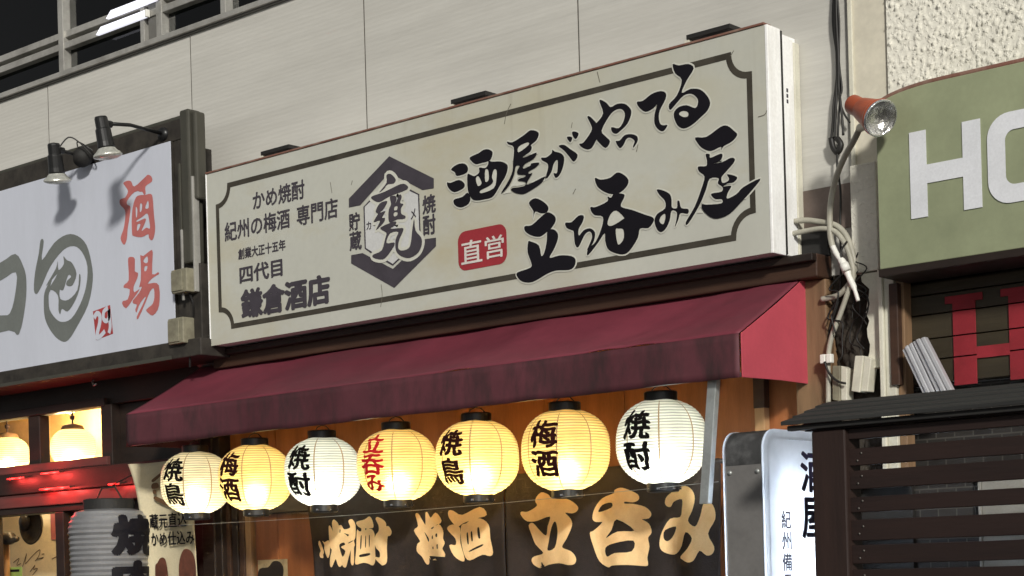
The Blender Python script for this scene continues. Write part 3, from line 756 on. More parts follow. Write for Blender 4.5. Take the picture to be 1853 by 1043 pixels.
box('batten', M['wood_tan'], bar, pb - .024, pb + .024, -.010, .0295, 0.02, 2.2548, .003)
box('post', M['dark_wood'], bar, -7.50, -7.40, -.06, .06, 0, 2.70, .005)
box('post', M['dark_wood'], bar, at(400, 960, 0).x, at(414, 960, 0).x, -.05, .0295, 0, 2.40, .005)
box('edge_strip', M['wood_tan'], bar, at(394, 960, 0).x, at(399.4, 960, 0).x, -.03, .0295, 0, 2.40, .002)
box('batten', M['wood_beam'], bar, at(414.5, 960, 0).x, at(421, 960, 0).x, -.02, .0295, 0, 2.12, .003)
# sliding door
dx0 = at(422, 960, -.02).x
dr = box('door', M['dark_wood'], bar, dx0, -5.5, -.018, .028, 2.045, 2.12, .004)
box('door_stile', M['dark_wood'], dr, dx0, at(437, 960, 0).x, -.03, .0275, 0.03, 2.0445, .004)
box('door_stile', M['wood_beam'], dr, at(437.3, 960, 0).x, at(446, 960, 0).x, -.020, .0275, .03, 2.0445, .004)
box('door_rail', M['dark_wood'], dr, at(446.3, 960, 0).x, -5.5, -.022, .0275, 1.955, 2.0442, .004)
box('door_stile', M['wood_post'], dr, at(446.3, 960, 0).x, at(456, 960, 0).x, -.012, .0275, .03, 1.9545, .004)
box('door_pane', M['clear'], dr, at(456.3, 960, 0).x, -5.5, .004, .008, .5, 1.9545, 0)
po = thing('poster', (at(493, 1030, .02).x, .015, 1.2), 'pale patterned paper taped inside the door window', 'poster')
pa, pc = at(467, 1014, .02), at(520, 1014, .02)
box('sheet', M['poster'], po, pa.x, pc.x, .018, .021, 1.32, pa.z, 0)
trace([[[(700, 960), (800, 940), (860, 870), (940, 880), (980, 960), (960, 1100), (880, 1240), (740, 1240), (680, 1100)]]], (360, 880, 6.4), .0165, M['dark_wood'], po, 'printed_shape')

# ================================================================== AWNING
AX0, AX1, AYF, AZB, AZF, AZT = -7.515, -3.70, -.52, 2.322, 2.490, 2.782
M['dusty'] = mat('dusty_rail', (.17, .15, .145), .8, var=.3, scale=6)
aw = thing('awning', (-5.6, -.26, AZB), 'maroon cloth awning with a grimy, shade-darkened valance and a right side coloured as lit', 'awning')
def sheet(fn, nu, nv, name, mm, parent, th=.004, nd=(0, 1, 0)):
    vs = [Vector(fn(i / nu, j / nv)) for i in range(nu + 1) for j in range(nv + 1)]
    fs = [(i * (nv + 1) + j, (i + 1) * (nv + 1) + j, (i + 1) * (nv + 1) + j + 1, i * (nv + 1) + j + 1) for i in range(nu) for j in range(nv)]
    mb = MB().add(vs, fs)
    o = mb.build(name, mm, parent, smooth=True)
    so = o.modifiers.new('thickness', 'SOLIDIFY'); so.thickness = th; so.offset = 0
    return o
def slope(u, v):
    x = AX0 + (AX1 - AX0) * u; y = AYF * (1 - v) - .006; z = AZF + (AZT - AZF) * v
    sag = math.sin(math.pi * v) * (.006 + .022 * math.sin(math.pi * u * 3) ** 2 + .004 * math.sin(u * 37) + .003 * math.sin(u * 61 + 2))
    wr = .006 * math.exp(-((u - .88 - .09 * v) / .018) ** 2) + .005 * math.exp(-((u - .62 + .04 * v) / .02) ** 2) + .006 * math.exp(-((u - .93 + .10 * (1 - v)) / .02) ** 2)
    return (x, y, z - sag + wr)
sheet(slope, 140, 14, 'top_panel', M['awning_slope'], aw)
def valance(u, v):
    x = AX0 + (AX1 - AX0) * u; z = AZB + (AZF - .001 - AZB) * v
    return (x, AYF - .008 - .003 * math.sin(u * 44) * (1 - v) - .0015 * math.sin(u * 97) * (1 - v), z + (.002 * math.sin(u * 29) + .0012 * math.sin(u * 71)) * (1 - v))
sheet(valance, 140, 6, 'valance', M['awning_grime_shade'], aw)
for xe, nm, mm in ((AX1 + .003, 'side_panel', 'awning_lit_side'), (AX0 - .003, 'side_panel', 'awning_grime_shade')):
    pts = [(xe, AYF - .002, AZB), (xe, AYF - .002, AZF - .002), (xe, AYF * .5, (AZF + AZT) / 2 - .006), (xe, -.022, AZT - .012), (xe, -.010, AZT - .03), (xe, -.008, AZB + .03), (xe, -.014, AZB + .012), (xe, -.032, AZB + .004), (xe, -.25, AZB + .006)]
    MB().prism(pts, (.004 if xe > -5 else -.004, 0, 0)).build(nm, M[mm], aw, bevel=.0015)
for zz in (2.72, 2.60, 2.46):
    MB().lathe((AX1 + .0068, -.035, zz), [(.0001, .004), (.006, .003), (.008, 0)], 10, (1, 0, 0)).build('rivet', M['steel'], aw, smooth=True)
MB().tube([(AX0, -.034, AZT + .004), (AX1, -.034, AZT + .004)], .017, 8).build('rear_rail', M['dusty'], aw, smooth=True)
MB().tube([(AX0, AYF + .012, AZB + .012), (AX1 - .01, AYF + .012, AZB + .012)], .009, 8).build('front_rail', M['steel'], aw, smooth=True)
for xx in (AX0 + .03, -6.2, -4.95, AX1 - .03):
    MB().tube([(xx, AYF + .03, AZF - .07), (xx, -.02, AZT - .10)], .009, 8).build('rafter', M['steel'], aw, smooth=True)
# hanging flat bar at the right
p, q = at(1293, 694, -.47), at(1277, 912, -.47)
MB().prism([(p.x - .021, -.485, p.z + .03), (p.x + .021, -.485, p.z + .03), (q.x + .021, -.485, q.z), (q.x - .021, -.485, q.z)], (0, .03, 0)).build('drop_bar', M['steel'], aw, bevel=.003)

# ================================================================== PAPER LANTERNS
YL = -.36
def lantern_r(t, Rm, H, rc):
    """radius at height t in -1..1"""
    return max(rc, Rm * (1 - abs(t) ** 2.55) ** .5)
def on_lantern(c, Rm, H, rc, az, u, v, off):
    """point on the skin: u metres round from azimuth az (0 faces the street, positive towards +X), v metres up"""
    r = lantern_r(v / (H / 2), Rm, H, rc)
    a = az + u / Rm; q_ = v / H; a_ = math.atan2(-math.cos(a), math.sin(a)); ph0 = c[0] * 11
    r = r * (1 + (.010 * math.sin(3 * a_ + ph0 + q_ * 3) + .007 * math.sin(5 * a_ - ph0 + q_ * 7)) * max(0, 1 - (2 * q_) ** 4)) + off
    return Vector((c[0] + r * math.sin(a), c[1] - r * math.cos(a), c[2] + v))
def lantern(c, w, h, skin, bulb_col, power, glyphs, ink, label, bulb_z=-.02):
    Rm = w / 2; rc = .062
    t = thing('paper_lantern', (c[0], c[1], c[2] - h / 2 - .03), label, 'lantern', 'paper lanterns in a row under the awning')
    prof = []; nr = 30
    tmax = (1 - (rc / Rm) ** 2) ** (1 / 2.55)
    for i in range(nr * 2 + 1):
        q = -tmax + 2 * tmax * i / (nr * 2)
        r = lantern_r(q, Rm, h, rc)
        prof.append((r + (.0016 if i % 2 else -.0010), q * h / 2))
    mbk = MB().lathe(c, prof, 56); ph0 = c[0] * 11; vv = []
    for x_, y_, z_ in mbk.v:
        a_ = math.atan2(y_ - c[1], x_ - c[0]); q_ = (z_ - c[2]) / h
        f_ = 1 + .010 * math.sin(3 * a_ + ph0 + q_ * 3) + .007 * math.sin(5 * a_ - ph0 + q_ * 7)
        f_ = 1 + (f_ - 1) * max(0, 1 - (2 * q_) ** 4)
        vv.append((c[0] + (x_ - c[0]) * f_, c[1] + (y_ - c[1]) * f_, z_ + .002 * math.sin(4 * a_ + ph0)))
    mbk.v = vv
    mbk.build('skin', skin, t, smooth=False)
    zt_, zb_ = c[2] + tmax * h / 2, c[2] - tmax * h / 2
    MB().lathe((c[0], c[1], zt_), [(.05, -.006), (.066, -.006), (.068, .0), (.068, .032), (.064, .036), (.05, .036), (.05, -.006)], 36).build('top_ring', M['black'], t, bevel=.001)
    MB().lathe((c[0], c[1], zb_), [(.05, .006), (.064, .006), (.066, .0), (.066, -.030), (.062, -.034), (.05, -.034), (.05, .006)], 36).build('bottom_ring', M['black'], t, bevel=.001)
    for k in range(4):
        a = R(20 + 55 * k)
        p = Vector((c[0] + .067 * math.sin(a), c[1] - .067 * math.cos(a), zb_ - .022))
        MB().box(p.x - .007, p.x + .007, p.y - .003, p.y + .003, p.z - .004, p.z + .004).build('clip', M['silver'], t)
    MB().tube([(c[0] - .06, c[1], zt_ + .03), (c[0] - .03, c[1], zt_ + .055), (c[0], c[1], zt_ + .062), (c[0] + .03, c[1], zt_ + .055), (c[0] + .06, c[1], zt_ + .03)], .0025, 6).build('handle', M['black'], t, smooth=True)
    MB().tube([(c[0], c[1], zt_ + .06), (c[0], c[1], zt_ + .12), (c[0], c[1] + .01, zt_ + .22)], .0022, 6).build('cord', M['cable'], t)
    for k in range(8):
        az = R(33 + 45 * k + 5 * math.sin(c[0] * 3)); mb = MB(); vs = []
        for i in range(25):
            v = (-tmax + 2 * tmax * i / 24) * h / 2
            for s in (-.0032, .0032): vs.append(on_lantern(c, Rm, h, rc, az, s, v, .0022))
        mb.add(vs, [(2 * i, 2 * i + 1, 2 * i + 3, 2 * i + 2) for i in range(24)]).build('seam', M['seam_line'], t, normals=False)
    # brush characters: (glyph, centre height, width, height, centre offset)
    for gch, vc, gw, gh, uc in glyphs:
        vs, tr = GLY[(gch, .035)]
        vs, tr = split_tris([Vector(((v.x - .5) * gw, (v.y - .5) * gh, v.z)) for v in vs], tr, .022)
        ph = c[0] * 7
        MB().add([on_lantern(c, Rm, h, rc, R(6 + 4 * math.sin(c[0] * 5)), v.x + uc + .0030 * math.sin(v.y * 95 + ph) + .0016 * math.sin(v.y * 210 + v.x * 90), v.y + vc + .0026 * math.sin(v.x * 88 + ph * 2) - v.x * .06, .0034 + v.z) for v in vs], tr).build('brush_character', ink, t, normals=False)
    MB().lathe((c[0], c[1], c[2] + bulb_z), [(.004, .05), (.016, .045), (.018, .03), (.028, .005), (.030, -.012), (.022, -.030), (.003, -.038)], 16).build('bulb', M['bulb'], t, smooth=True)
    ld = bpy.data.lights.new('lantern_bulb', 'POINT'); ld.energy = power; ld.color = bulb_col; ld.shadow_soft_size = .035
    lo = bpy.data.objects.new('bulb_light', ld); col.objects.link(lo); lo.parent = t
    lo.location = Vector((c[0], c[1], c[2] + bulb_z - .055)) - Vector(t.location)
    return t
M['seam_line'] = mat('lantern_seam_thread', (.34, .24, .12), .7)
M['bulb'] = emit('bulb_glass', (1.0, .86, .55), 3.0)
M['skin_white'] = paper('white_lantern_skin', (.87, .90, .81), .80)
M['skin_yellow'] = paper('yellow_lantern_skin', (.96, .77, .38), .80)
M['skin_cream'] = paper('cream_lantern_skin', (.90, .84, .64), .80)
M['lantern_red'] = mat('lantern_red_ink', (.45, .012, .018), .8, spec=.08)
M['lantern_black'] = mat('lantern_black_ink', (.006, .005, .005), .9, spec=.05)
M['lantern_brown'] = mat('lantern_maroon_ink', (.022, .005, .005), .9, spec=.05)
WARM, WHITE = (1.0, .79, .44), (1.0, .97, .87)
def two(a, b): return [(a, .062, .135, .118, -.004), (b, -.062, .135, .112, -.004)]
LZ = 2.118
LAN = [
    (-7.165, .362, .330, 'skin_cream', (1, .90, .66), 4.4, two('焼', '鳥'), 'lantern_black', 'cream lantern at the far left end of the row, beside the hanging banner'),
    (-6.698, .366, .335, 'skin_yellow', WARM, 6.6, two('梅', '酒'), 'lantern_brown', 'yellow lantern with dark characters, second from the banner'),
    (-6.205, .366, .338, 'skin_white', WHITE, 4.6, two('焼', '酎'), 'lantern_black', 'white lantern with black characters between two yellow lanterns'),
    (-5.705, .370, .340, 'skin_yellow', WARM, 6.4, [('立', .092, .12, .085, 0), ('呑', .0, .13, .095, 0), ('み', -.088, .11, .075, 0)], 'lantern_red', 'yellow lantern with red characters'),
    (-5.205, .370, .342, 'skin_yellow', WARM, 7.6, two('焼', '鳥'), 'lantern_brown', 'bright yellow lantern just right of the red lettered one'),
    (-4.698, .376, .352, 'skin_yellow', WARM, 6.2, two('梅', '酒'), 'lantern_brown', 'yellow lantern next to the rightmost white lantern'),
    (-4.196, .368, .352, 'skin_white', WHITE, 4.6, two('焼', '酎'), 'lantern_black', 'rightmost white lantern with black characters beside the grey drop bar'),
]
for x, w, h, sk, bc, pw, gl, ink, lab in LAN:
    lantern((x, YL, LZ), w, h, M[sk], bc, pw, gl, M[ink], lab)

# nylon line strung below the lanterns
a, b = at(300, 952, -.42), at(1300, 872, -.42)
ln = MB().tube([a + (b - a) * (i / 16) - Vector((0, 0, .02 * math.sin(math.pi * i / 16))) for i in range(17)], .0011, 6).build('guy_line', M['steel'], None, smooth=True)
tag(ln, 'thin pale line strung along just below the row of lanterns', 'wire')

# ================================================================== NOREN CURTAIN
YN = -.13
nx0, nx1, nz1 = at(555, 895, YN).x, at(1306, 880, YN).x, 2.040
nsp = at(919, 1000, YN).x
def noren_y(x, z):
    d = max(0., min(1., (nz1 - z) / .5))
    return YN + .022 * d * math.sin(x * 9.3 + .8 * math.sin(z * 3)) + .016 * d * math.sin(x * 17.1 + z * 4) + .009 * d * math.sin(x * 31 + z * 2) + .012 * math.sin(z * 5 + x)
nr_ = thing('noren_curtain', ((nx0 + nx1) / 2, YN, 1.25), 'charcoal door curtain with large cream brush characters below the lanterns', 'curtain')
MB().tube([(nx0 - .12, YN, nz1), (nx1 + .14, YN, nz1)], .011, 10).build('rod', M['dark_wood'], nr_, smooth=True)
for x0, x1 in ((nx0, nsp - .004), (nsp + .004, nx1)):
    def cl_(u, v, x0=x0, x1=x1):
        z = 1.25 + (nz1 + .012 - 1.25) * v
        pull = .025 * (1 - v) * (1 if x1 < -5 else -1)
        x = x0 + (x1 - x0) * u
        return (x - (pull * (u if x1 < -5 else (u - 1))) * 0.6, noren_y(x, z) if v < .98 else YN - .013, z)
    sheet(cl_, 90, 26, 'cloth', M['cloth'], nr_, th=.003)
G_ = (560, 860, 4.876); H_ = (920, 860, 4.6325)
kw = dict(grow=.0018, cut=.03, fn=lambda x, z: noren_y(x, z) - .0040, step=.0002)
def nor(ps, reg, k=3):
    for p in ps: trace([p], reg, YN - .004, M['cloth_print'], nr_, 'brush_character', k=k, **kw)
G2 = (560, 930, 9.93)
nor([[[(85, 550), (115, 490), (165, 590), (195, 690), (165, 730), (160, 790), (95, 780), (90, 720), (120, 660)]], [[(195, 490), (235, 520), (300, 495), (340, 500), (345, 680), (300, 790), (260, 740), (225, 640), (235, 560)]]], G2)
nor([[[(350, 240), (375, 230), (420, 320), (410, 170), (440, 110), (500, 160), (525, 215), (570, 210), (625, 285), (745, 250), (715, 140), (745, 108), (790, 115), (832, 210), (825, 420), (800, 480), (815, 560), (800, 620), (805, 870), (780, 920), (752, 860), (748, 650), (700, 790), (650, 950), (595, 950), (570, 915), (530, 950), (495, 925), (455, 810), (420, 860), (375, 950), (338, 930), (350, 800), (390, 650), (360, 600), (350, 450)],
      [(530, 545), (610, 515), (635, 560), (555, 600), (640, 670), (580, 775), (525, 620)], [(610, 345), (690, 365), (715, 375), (695, 410), (660, 380)], [(700, 520), (785, 478), (790, 492), (710, 535)], [(538, 280), (556, 290), (546, 345), (530, 330)]]], G2)
nor([[[(860, 150), (1000, 110), (1095, 55), (1150, 120), (1170, 240), (1090, 255), (1080, 275), (1140, 285), (1190, 370), (1190, 600), (1185, 820), (1140, 910), (1090, 920), (1030, 890), (960, 875), (900, 890), (850, 905), (830, 870), (845, 650), (860, 310), (890, 320), (930, 320), (935, 260), (880, 220)],
      [(915, 410), (937, 405), (922, 615), (903, 620)], [(998, 405), (1014, 410), (1002, 590), (983, 590)], [(1070, 395), (1090, 400), (1072, 585), (1056, 580)], [(900, 735), (1060, 705), (1060, 747), (905, 782)], [(1000, 265), (1030, 265), (1010, 300)]],
     [[(1225, 100), (1250, 65), (1330, 100), (1385, 160), (1395, 230), (1430, 230), (1470, 320), (1450, 390), (1415, 410), (1405, 600), (1410, 860), (1350, 920), (1300, 890), (1195, 810), (1198, 780), (1295, 790), (1300, 690), (1255, 640), (1210, 590), (1194, 480), (1220, 390), (1280, 310), (1275, 200)]]], G2)
nor([[[(935, 350), (960, 345), (990, 400), (1020, 440), (1030, 340), (1050, 335), (1080, 380), (1130, 335), (1170, 370), (1180, 420), (1080, 462), (1090, 480), (1160, 435), (1200, 490), (1200, 560), (1215, 600), (1195, 650), (1220, 700), (1200, 760), (1170, 780), (1100, 735), (1035, 745), (1022, 650), (1015, 770), (990, 783), (960, 720), (920, 670), (930, 610), (955, 580), (910, 490), (950, 450)],
      [(1000, 500), (1040, 560), (1030, 590), (1015, 550)], [(1075, 545), (1090, 530), (1090, 560), (1075, 565)], [(1125, 520), (1145, 515), (1145, 545), (1125, 545)], [(1070, 635), (1085, 630), (1085, 650), (1072, 655)], [(1130, 615), (1148, 610), (1145, 650), (1132, 650)]]], G_)
nor([[[(1245, 320), (1280, 318), (1360, 355), (1520, 285), (1575, 350), (1490, 380), (1370, 420), (1310, 450), (1250, 375)]],
     [[(1240, 460), (1280, 440), (1335, 470), (1335, 600), (1370, 740), (1345, 755), (1290, 710), (1255, 620), (1300, 620), (1300, 560), (1245, 490)]],
     [[(1350, 450), (1395, 430), (1440, 400), (1520, 385), (1590, 440), (1600, 560), (1618, 680), (1590, 712), (1530, 700), (1420, 750), (1370, 700), (1345, 560)],
      [(1395, 520), (1410, 510), (1415, 605), (1400, 600)], [(1435, 505), (1450, 500), (1455, 575), (1440, 580)], [(1495, 470), (1512, 465), (1520, 555), (1500, 550)], [(1420, 665), (1530, 610), (1530, 630), (1425, 677)]]], G_)
nor([[[(240, 210), (290, 150), (350, 165), (380, 195), (440, 185), (540, 215), (600, 265), (595, 300), (560, 318), (500, 315), (550, 370), (560, 430), (520, 530), (475, 605), (560, 640), (600, 690), (595, 740), (540, 750), (440, 735), (330, 750), (240, 778), (180, 755), (160, 715), (185, 685), (290, 655), (210, 580), (180, 500), (160, 425), (200, 405), (260, 460), (330, 510), (350, 430), (370, 345), (250, 380), (150, 385), (105, 340), (105, 310), (160, 310), (255, 260)],
      [(410, 388), (430, 420), (435, 500), (405, 610), (335, 632), (350, 560), (380, 440)]]], H_)
nor([[[(905, 130), (950, 110), (1010, 125), (1090, 165), (1095, 205), (1050, 225), (985, 220), (985, 243), (1050, 245), (1150, 270), (1200, 320), (1180, 360), (1120, 370), (1180, 410), (1200, 480), (1170, 525), (1180, 600), (1160, 690), (1165, 740), (1145, 760), (1000, 750), (870, 755), (830, 770), (760, 720), (720, 600), (695, 490), (720, 470), (800, 395), (740, 390), (715, 360), (735, 280), (800, 200), (900, 155)],
      [(880, 230), (880, 275), (765, 312), (800, 250)], [(925, 370), (1060, 465), (930, 475), (825, 530), (880, 460)], [(1050, 548), (1035, 640), (900, 655), (825, 685), (815, 610), (900, 570)]]], H_)
nor([[[(1320, 230), (1340, 180), (1420, 125), (1500, 95), (1560, 130), (1585, 200), (1570, 300), (1540, 385), (1605, 435), (1640, 350), (1660, 240), (1700, 225), (1740, 280), (1750, 370), (1700, 490), (1750, 600), (1740, 655), (1700, 670), (1645, 630), (1600, 710), (1540, 728), (1470, 705), (1450, 685), (1540, 620), (1585, 530), (1520, 475), (1470, 590), (1400, 655), (1340, 660), (1280, 630), (1265, 570), (1290, 470), (1360, 370), (1465, 355), (1485, 280), (1480, 200), (1400, 220), (1370, 262), (1335, 258)],
      [(1415, 430), (1390, 500), (1330, 555), (1295, 530), (1310, 460)]]], H_)

# ================================================================== HANGING BANNER beside the first lantern
YBN = -.15
bn = thing('hanging_banner', (at(310, 960, YBN).x, YBN, 1.3), 'cream cloth banner with black lettering and brown jars left of the lanterns', 'banner')
def bpt(u, v):
    zt_ = at(270, 838, YBN).z; z = 1.30 + (zt_ - 1.30) * v
    t = (zt_ - z) / .5
    xl = at(243, 840, YBN).x + .115 * (1 - math.exp(-t * 2.6)) + .01 * t; xr = at(353, 940, YBN).x + .01 * t
    e = math.exp(-((u) / .12) ** 2)
    return (xl + (xr - xl) * u, YBN - .05 * e * (1 - .4 * t) + .012 * math.sin(u * 5 + z * 3), z)
sheet(bpt, 30, 40, 'cloth', M['banner'], bn, th=.002)
text_box('蔵元直込', .02, (270, 931), (338, 954), YBN - .016, M['ink'], bn)
text_box('かめ仕込み', .02, (272, 964), (352, 985), YBN - .016, M['ink'], bn)
K_ = (0, 820, 4.6325)
trace([[[(1272, 225), (1340, 170), (1372, 130), (1380, 160), (1340, 200), (1285, 245)]], [[(1295, 365), (1330, 372), (1440, 430), (1425, 450), (1370, 430), (1292, 390)]], [[(1275, 260), (1320, 250), (1330, 290), (1275, 300)]], [[(1285, 310), (1310, 310), (1310, 340), (1285, 342)]]], K_, YBN - .017, M['brown_ink'], bn, 'printed_mark')
trace([[[(1320, 920), (1345, 880), (1385, 890), (1405, 1000), (1410, 1150), (1320, 1150), (1300, 960)]], [[(1505, 900), (1540, 810), (1600, 820), (1635, 900), (1640, 1050), (1600, 1200), (1520, 1200), (1500, 1020)]]], K_, YBN - .017, M['jar_glaze'], bn, 'printed_jar')

# ================================================================== LEFT RESTAURANT
M['seal_faded'] = mat('faded_seal_red', (.36, .05, .05), .5, var=.2, scale=9)
M['red_bar'] = emit('added_red_tube', (1.0, .05, .045), .8)  # for the added tubes that give the rails their red glow
lf = thing('restaurant_front', (-8.8, 0, 0), 'dark timber restaurant front with red lacquer rails and lit windows on the left', 'shop front')
YW = -.05
def px_box(name, mm, x0, y0, x1, y1, Y0, Y1, parent=None, bevel=.003):
    """timber whose front face spans two photograph pixels at depth Y0"""
    a, b = at(x0, y0, Y0), at(x1, y1, Y0)
    return box(name, M[mm], parent or lf, a.x, b.x, Y0, Y1, b.z, a.z, bevel)
LX0, LX1 = -11.0, -7.505
zp1, zp0 = 2.627, 2.375
box('header', M['dark_wood'], lf, LX0, LX1, -.035, .06, zp1 + .012, 2.84, .004)
box('header_trim', M['dark_wood'], lf, LX0, -8.34, -.07, -.0352, zp1 + .004, zp1 + .05, .003)
xp = [-9.9, -9.445 - .0, at(54, 790, YW).x, at(74, 790, YW).x, at(185.5, 780, YW).x]
box('post', M['dark_wood'], lf, xp[2], xp[3], -.06, .012, 2.20, zp1 + .0035, .005)
box('post', M['dark_wood'], lf, xp[2] - .62, xp[2] - .50, -.075, .06, 2.20, zp1 + .0035, .005)
box('post', M['dark_wood'], lf, xp[4], xp[4] + .10, -.06, .06, 0, zp1 + .0115, .005)
box('wall_panel', M['dark_wood'], lf, xp[4] + .1005, LX1, 0.0, .06, 0.0, zp1 + .0115, .003)
box('rail', M['redlac'], lf, LX0, xp[4] + .08, -.085, .06, zp0 - .085, zp0 - .034, .006)
box('rail', M['dark_wood'], lf, LX0, -7.7, -.10, .06, 2.1656, zp0 - .0855, .005)
box('rail', M['redlac'], lf, LX0, -7.66, -.085, .06, 2.085, 2.165, .006)
box('rail', M['dark_wood'], lf, LX0, xp[4], -.07, .06, 2.045, 2.0845, .004)
box('post', M['dark_wood'], lf, at(105.5, 980, YW).x, at(120, 980, YW).x, -.07, .06, 0, 2.0445, .005)
box('post', M['dark_wood'], lf, -9.70, -9.60, -.07, .06, 0, 2.0445, .005)
for a, b in ((xp[2] - .50, xp[2]), (xp[3], xp[4]), (-10.6, xp[2] - .62)):
    box('pane', M['clear'], lf, a, b, .02, .024, zp0 - .006, zp1 + .0035, 0)
box('room_wall', M['room_cream'], lf, LX0, -8.2, .62, .68, 1.2, 3.0, 0)
box('room_ceiling', M['room_cream'], lf, LX0, -8.2, .061, .62, 2.84, 2.90, 0)
box('room_side', M['room_cream'], lf, -8.27, -8.2, .061, .62, 1.2, 2.84, 0)
# pendant lamps in the upper windows
for xi, pcx, lab in ((0, 132, 'glowing cream pendant lamp in the right upper window of the restaurant'), (1, 14, 'glowing cream pendant lamp in the left upper window of the restaurant')):
    c = at(pcx, 800 if xi == 0 else 812, .26); c.z = 2.455
    t = thing('pendant_lamp', (c.x, c.y, c.z - .12), lab, 'lamp', 'pendant lamps in the restaurant window')
    Rm = .138
    prof = [(lantern_r(-1 + 2 * i / 24, Rm, .24, .05), (-1 + 2 * i / 24) * .125) for i in range(25)]
    MB().lathe(c, prof, 40).build('shade', paper('pendant_shade_paper', (.93, .84, .58), .62), t, smooth=True)
    MB().lathe((c.x, c.y, c.z + .12), [(.001, .03), (.02, .028), (.062, .016), (.07, .0), (.07, -.012), (.05, -.012)], 28).build('cap', M['wood_post'], t, smooth=True)
    MB().tube([(c.x, c.y, c.z + .14), (c.x, c.y, 2.84)], .006, 8).build('stem', M['wood_beam'], t)
    MB().lathe((c.x, c.y, c.z + .185), [(.001, .016), (.014, .012), (.016, 0), (.012, -.012), (.001, -.016)], 12).build('knob', M['wood_beam'], t, smooth=True)
    ld = bpy.data.lights.new('pendant_bulb', 'POINT'); ld.energy = 9.0 if xi == 0 else 6.0; ld.color = (1, .80, .48); ld.shadow_soft_size = .04
    lo = bpy.data.objects.new('bulb_light', ld); col.objects.link(lo); lo.parent = t; lo.location = (0, 0, .055)
cl = thing('ceiling_lamp', (at(126, 752, .40).x, .40, 2.74), 'glowing round ceiling lamp behind the right pendant lamp', 'lamp')
cc = Vector(cl.location)
MB().lathe(cc, [(.001, -.05), (.03, -.042), (.045, -.015), (.045, .01), (.03, .03), (.001, .032)], 20).build('globe', emit('ceiling_lamp_globe', (1.0, .85, .5), 6.0), cl, smooth=True)
MB().lathe(cc, [(.001, .098), (.03, .098), (.03, .033), (.001, .033)], 20).build('mount', M['wood_beam'], cl)
ld = bpy.data.lights.new('ceiling_bulb', 'POINT'); ld.energy = 28.0; ld.color = (1, .78, .45); ld.shadow_soft_size = .05
lo = bpy.data.objects.new('bulb_light', ld); col.objects.link(lo); lo.parent = cl; lo.location = (0, -.04, -.11)
# red glow on the rails
# small red lamps added before the rails to give them the glow
def added_red_lamp(px, py, w, power, lab):
    c = at(px, py, -.135)
    t = thing('added_red_lamp', (c.x, -.12, c.z), lab, 'lamp', 'small red lamps added for the glow on the restaurant rails')
    MB().tube([(c.x - w, -.135, c.z), (c.x + w, -.135, c.z)], .0055, 8).build('tube', M['red_bar'], t, smooth=True)
    for e in (-w, w):
        MB().tube([(c.x + e, -.135, c.z), (c.x + e, -.098, c.z + .006)], .004, 6).build('bracket', M['iron'], t)
    for k in (-.6, .6):
        ld = bpy.data.lights.new('red_glow', 'POINT'); ld.energy = power; ld.color = (1, .06, .05); ld.shadow_soft_size = .012
        lo = bpy.data.objects.new('lamp_light', ld); col.objects.link(lo); lo.parent = t; lo.location = (k * w, -.035, -.008)
added_red_lamp(98, 884, .15, 2.0, 'slim red lamp tube added above the lower left window of the restaurant')
added_red_lamp(90, 856, .09, 1.3, 'slim red lamp tube added under the right upper window of the restaurant')
added_red_lamp(28, 866, .09, 1.1, 'slim red lamp tube added under the left upper window of the restaurant')
added_red_lamp(206, 876, .05, .5, 'slim red lamp tube added above the large grey lantern')
# lower window: autographed board, pan, mallet, card
ab = thing('autograph_board', (-8.9, .05, 1.3), 'cream board covered in pen autographs in the lower left window', 'board')
box('board', M['autograph'], ab, -10.9, -8.29, .60, .61, 1.3, 2.30, 0)
Q_ = (0, 890, 6.618)
for pts in (((270, 900), (320, 740), (300, 860), (370, 790), (440, 720), (480, 700), (460, 780), (420, 830)), ((440, 810), (520, 790), (490, 800)), ((360, 960), (420, 880), (400, 930), (450, 920), (390, 1000)), ((620, 810), (690, 770)), ((160, 850), (230, 800), (200, 880), (250, 860)), ((600, 240), (670, 230)), ((610, 320), (660, 310), (640, 370)), ((620, 400), (670, 380)), ((640, 460), (670, 500), (640, 540)), ((500, 750), (530, 745)), ((820, 240), (880, 235)), ((930, 220), (960, 240))):
    w = [at(x / 6.618, 890 + y / 6.618, .598) for x, y in pts]; mb = MB()
    ribbon(mb, [(v.x, v.y) for v in smooth_pts([(v.x, v.z, 0) for v in w], 4)], .006, .598)
    mb.build('pen_stroke', M['brown_ink'], ab, normals=False)
box('red_label', M['lred'], ab, at(92, 960, .595).x, at(103, 960, .595).x, .595, .5985, at(95, 977, .595).z, at(95, 918, .595).z, 0)
c = at(58, 950, .34)
pan = thing('iron_pan', (c.x, c.y, c.z - .16), 'blackened round iron pan hanging in front of the autograph board', 'pan')
MB().lathe((c.x, .34, c.z), [(.001, -.022), (.085, -.02), (.118, -.004), (.128, .012), (.122, .014), (.110, .0), (.08, -.014), (.001, -.016)], 32, (0, -1, 0)).build('bowl', M['iron'], pan, smooth=True)
MB().lathe((c.x - .085, .342, c.z + .02), [(.001, .02), (.045, .016), (.055, 0), (.05, -.01)], 20, (0, -1, 0)).build('lid_knob', M['iron'], pan, smooth=True)
MB().tube([(c.x + .10, .34, c.z + .09), (c.x + .14, .34, c.z + .13), (c.x + .12, .40, c.z + .16)], .006, 8).build('handle', M['iron'], pan, smooth=True)
c = at(12, 985, .20)
ml = thing('mallet', (c.x, c.y, 1.3), 'mallet with an iron head and a pale wooden handle at the lower left edge', 'mallet')
MB().tube([(c.x - .03, .20, 1.30), (c.x - .03, .20, c.z + .02)], .033, 12).build('handle', M['pole_wood'], ml, smooth=True)
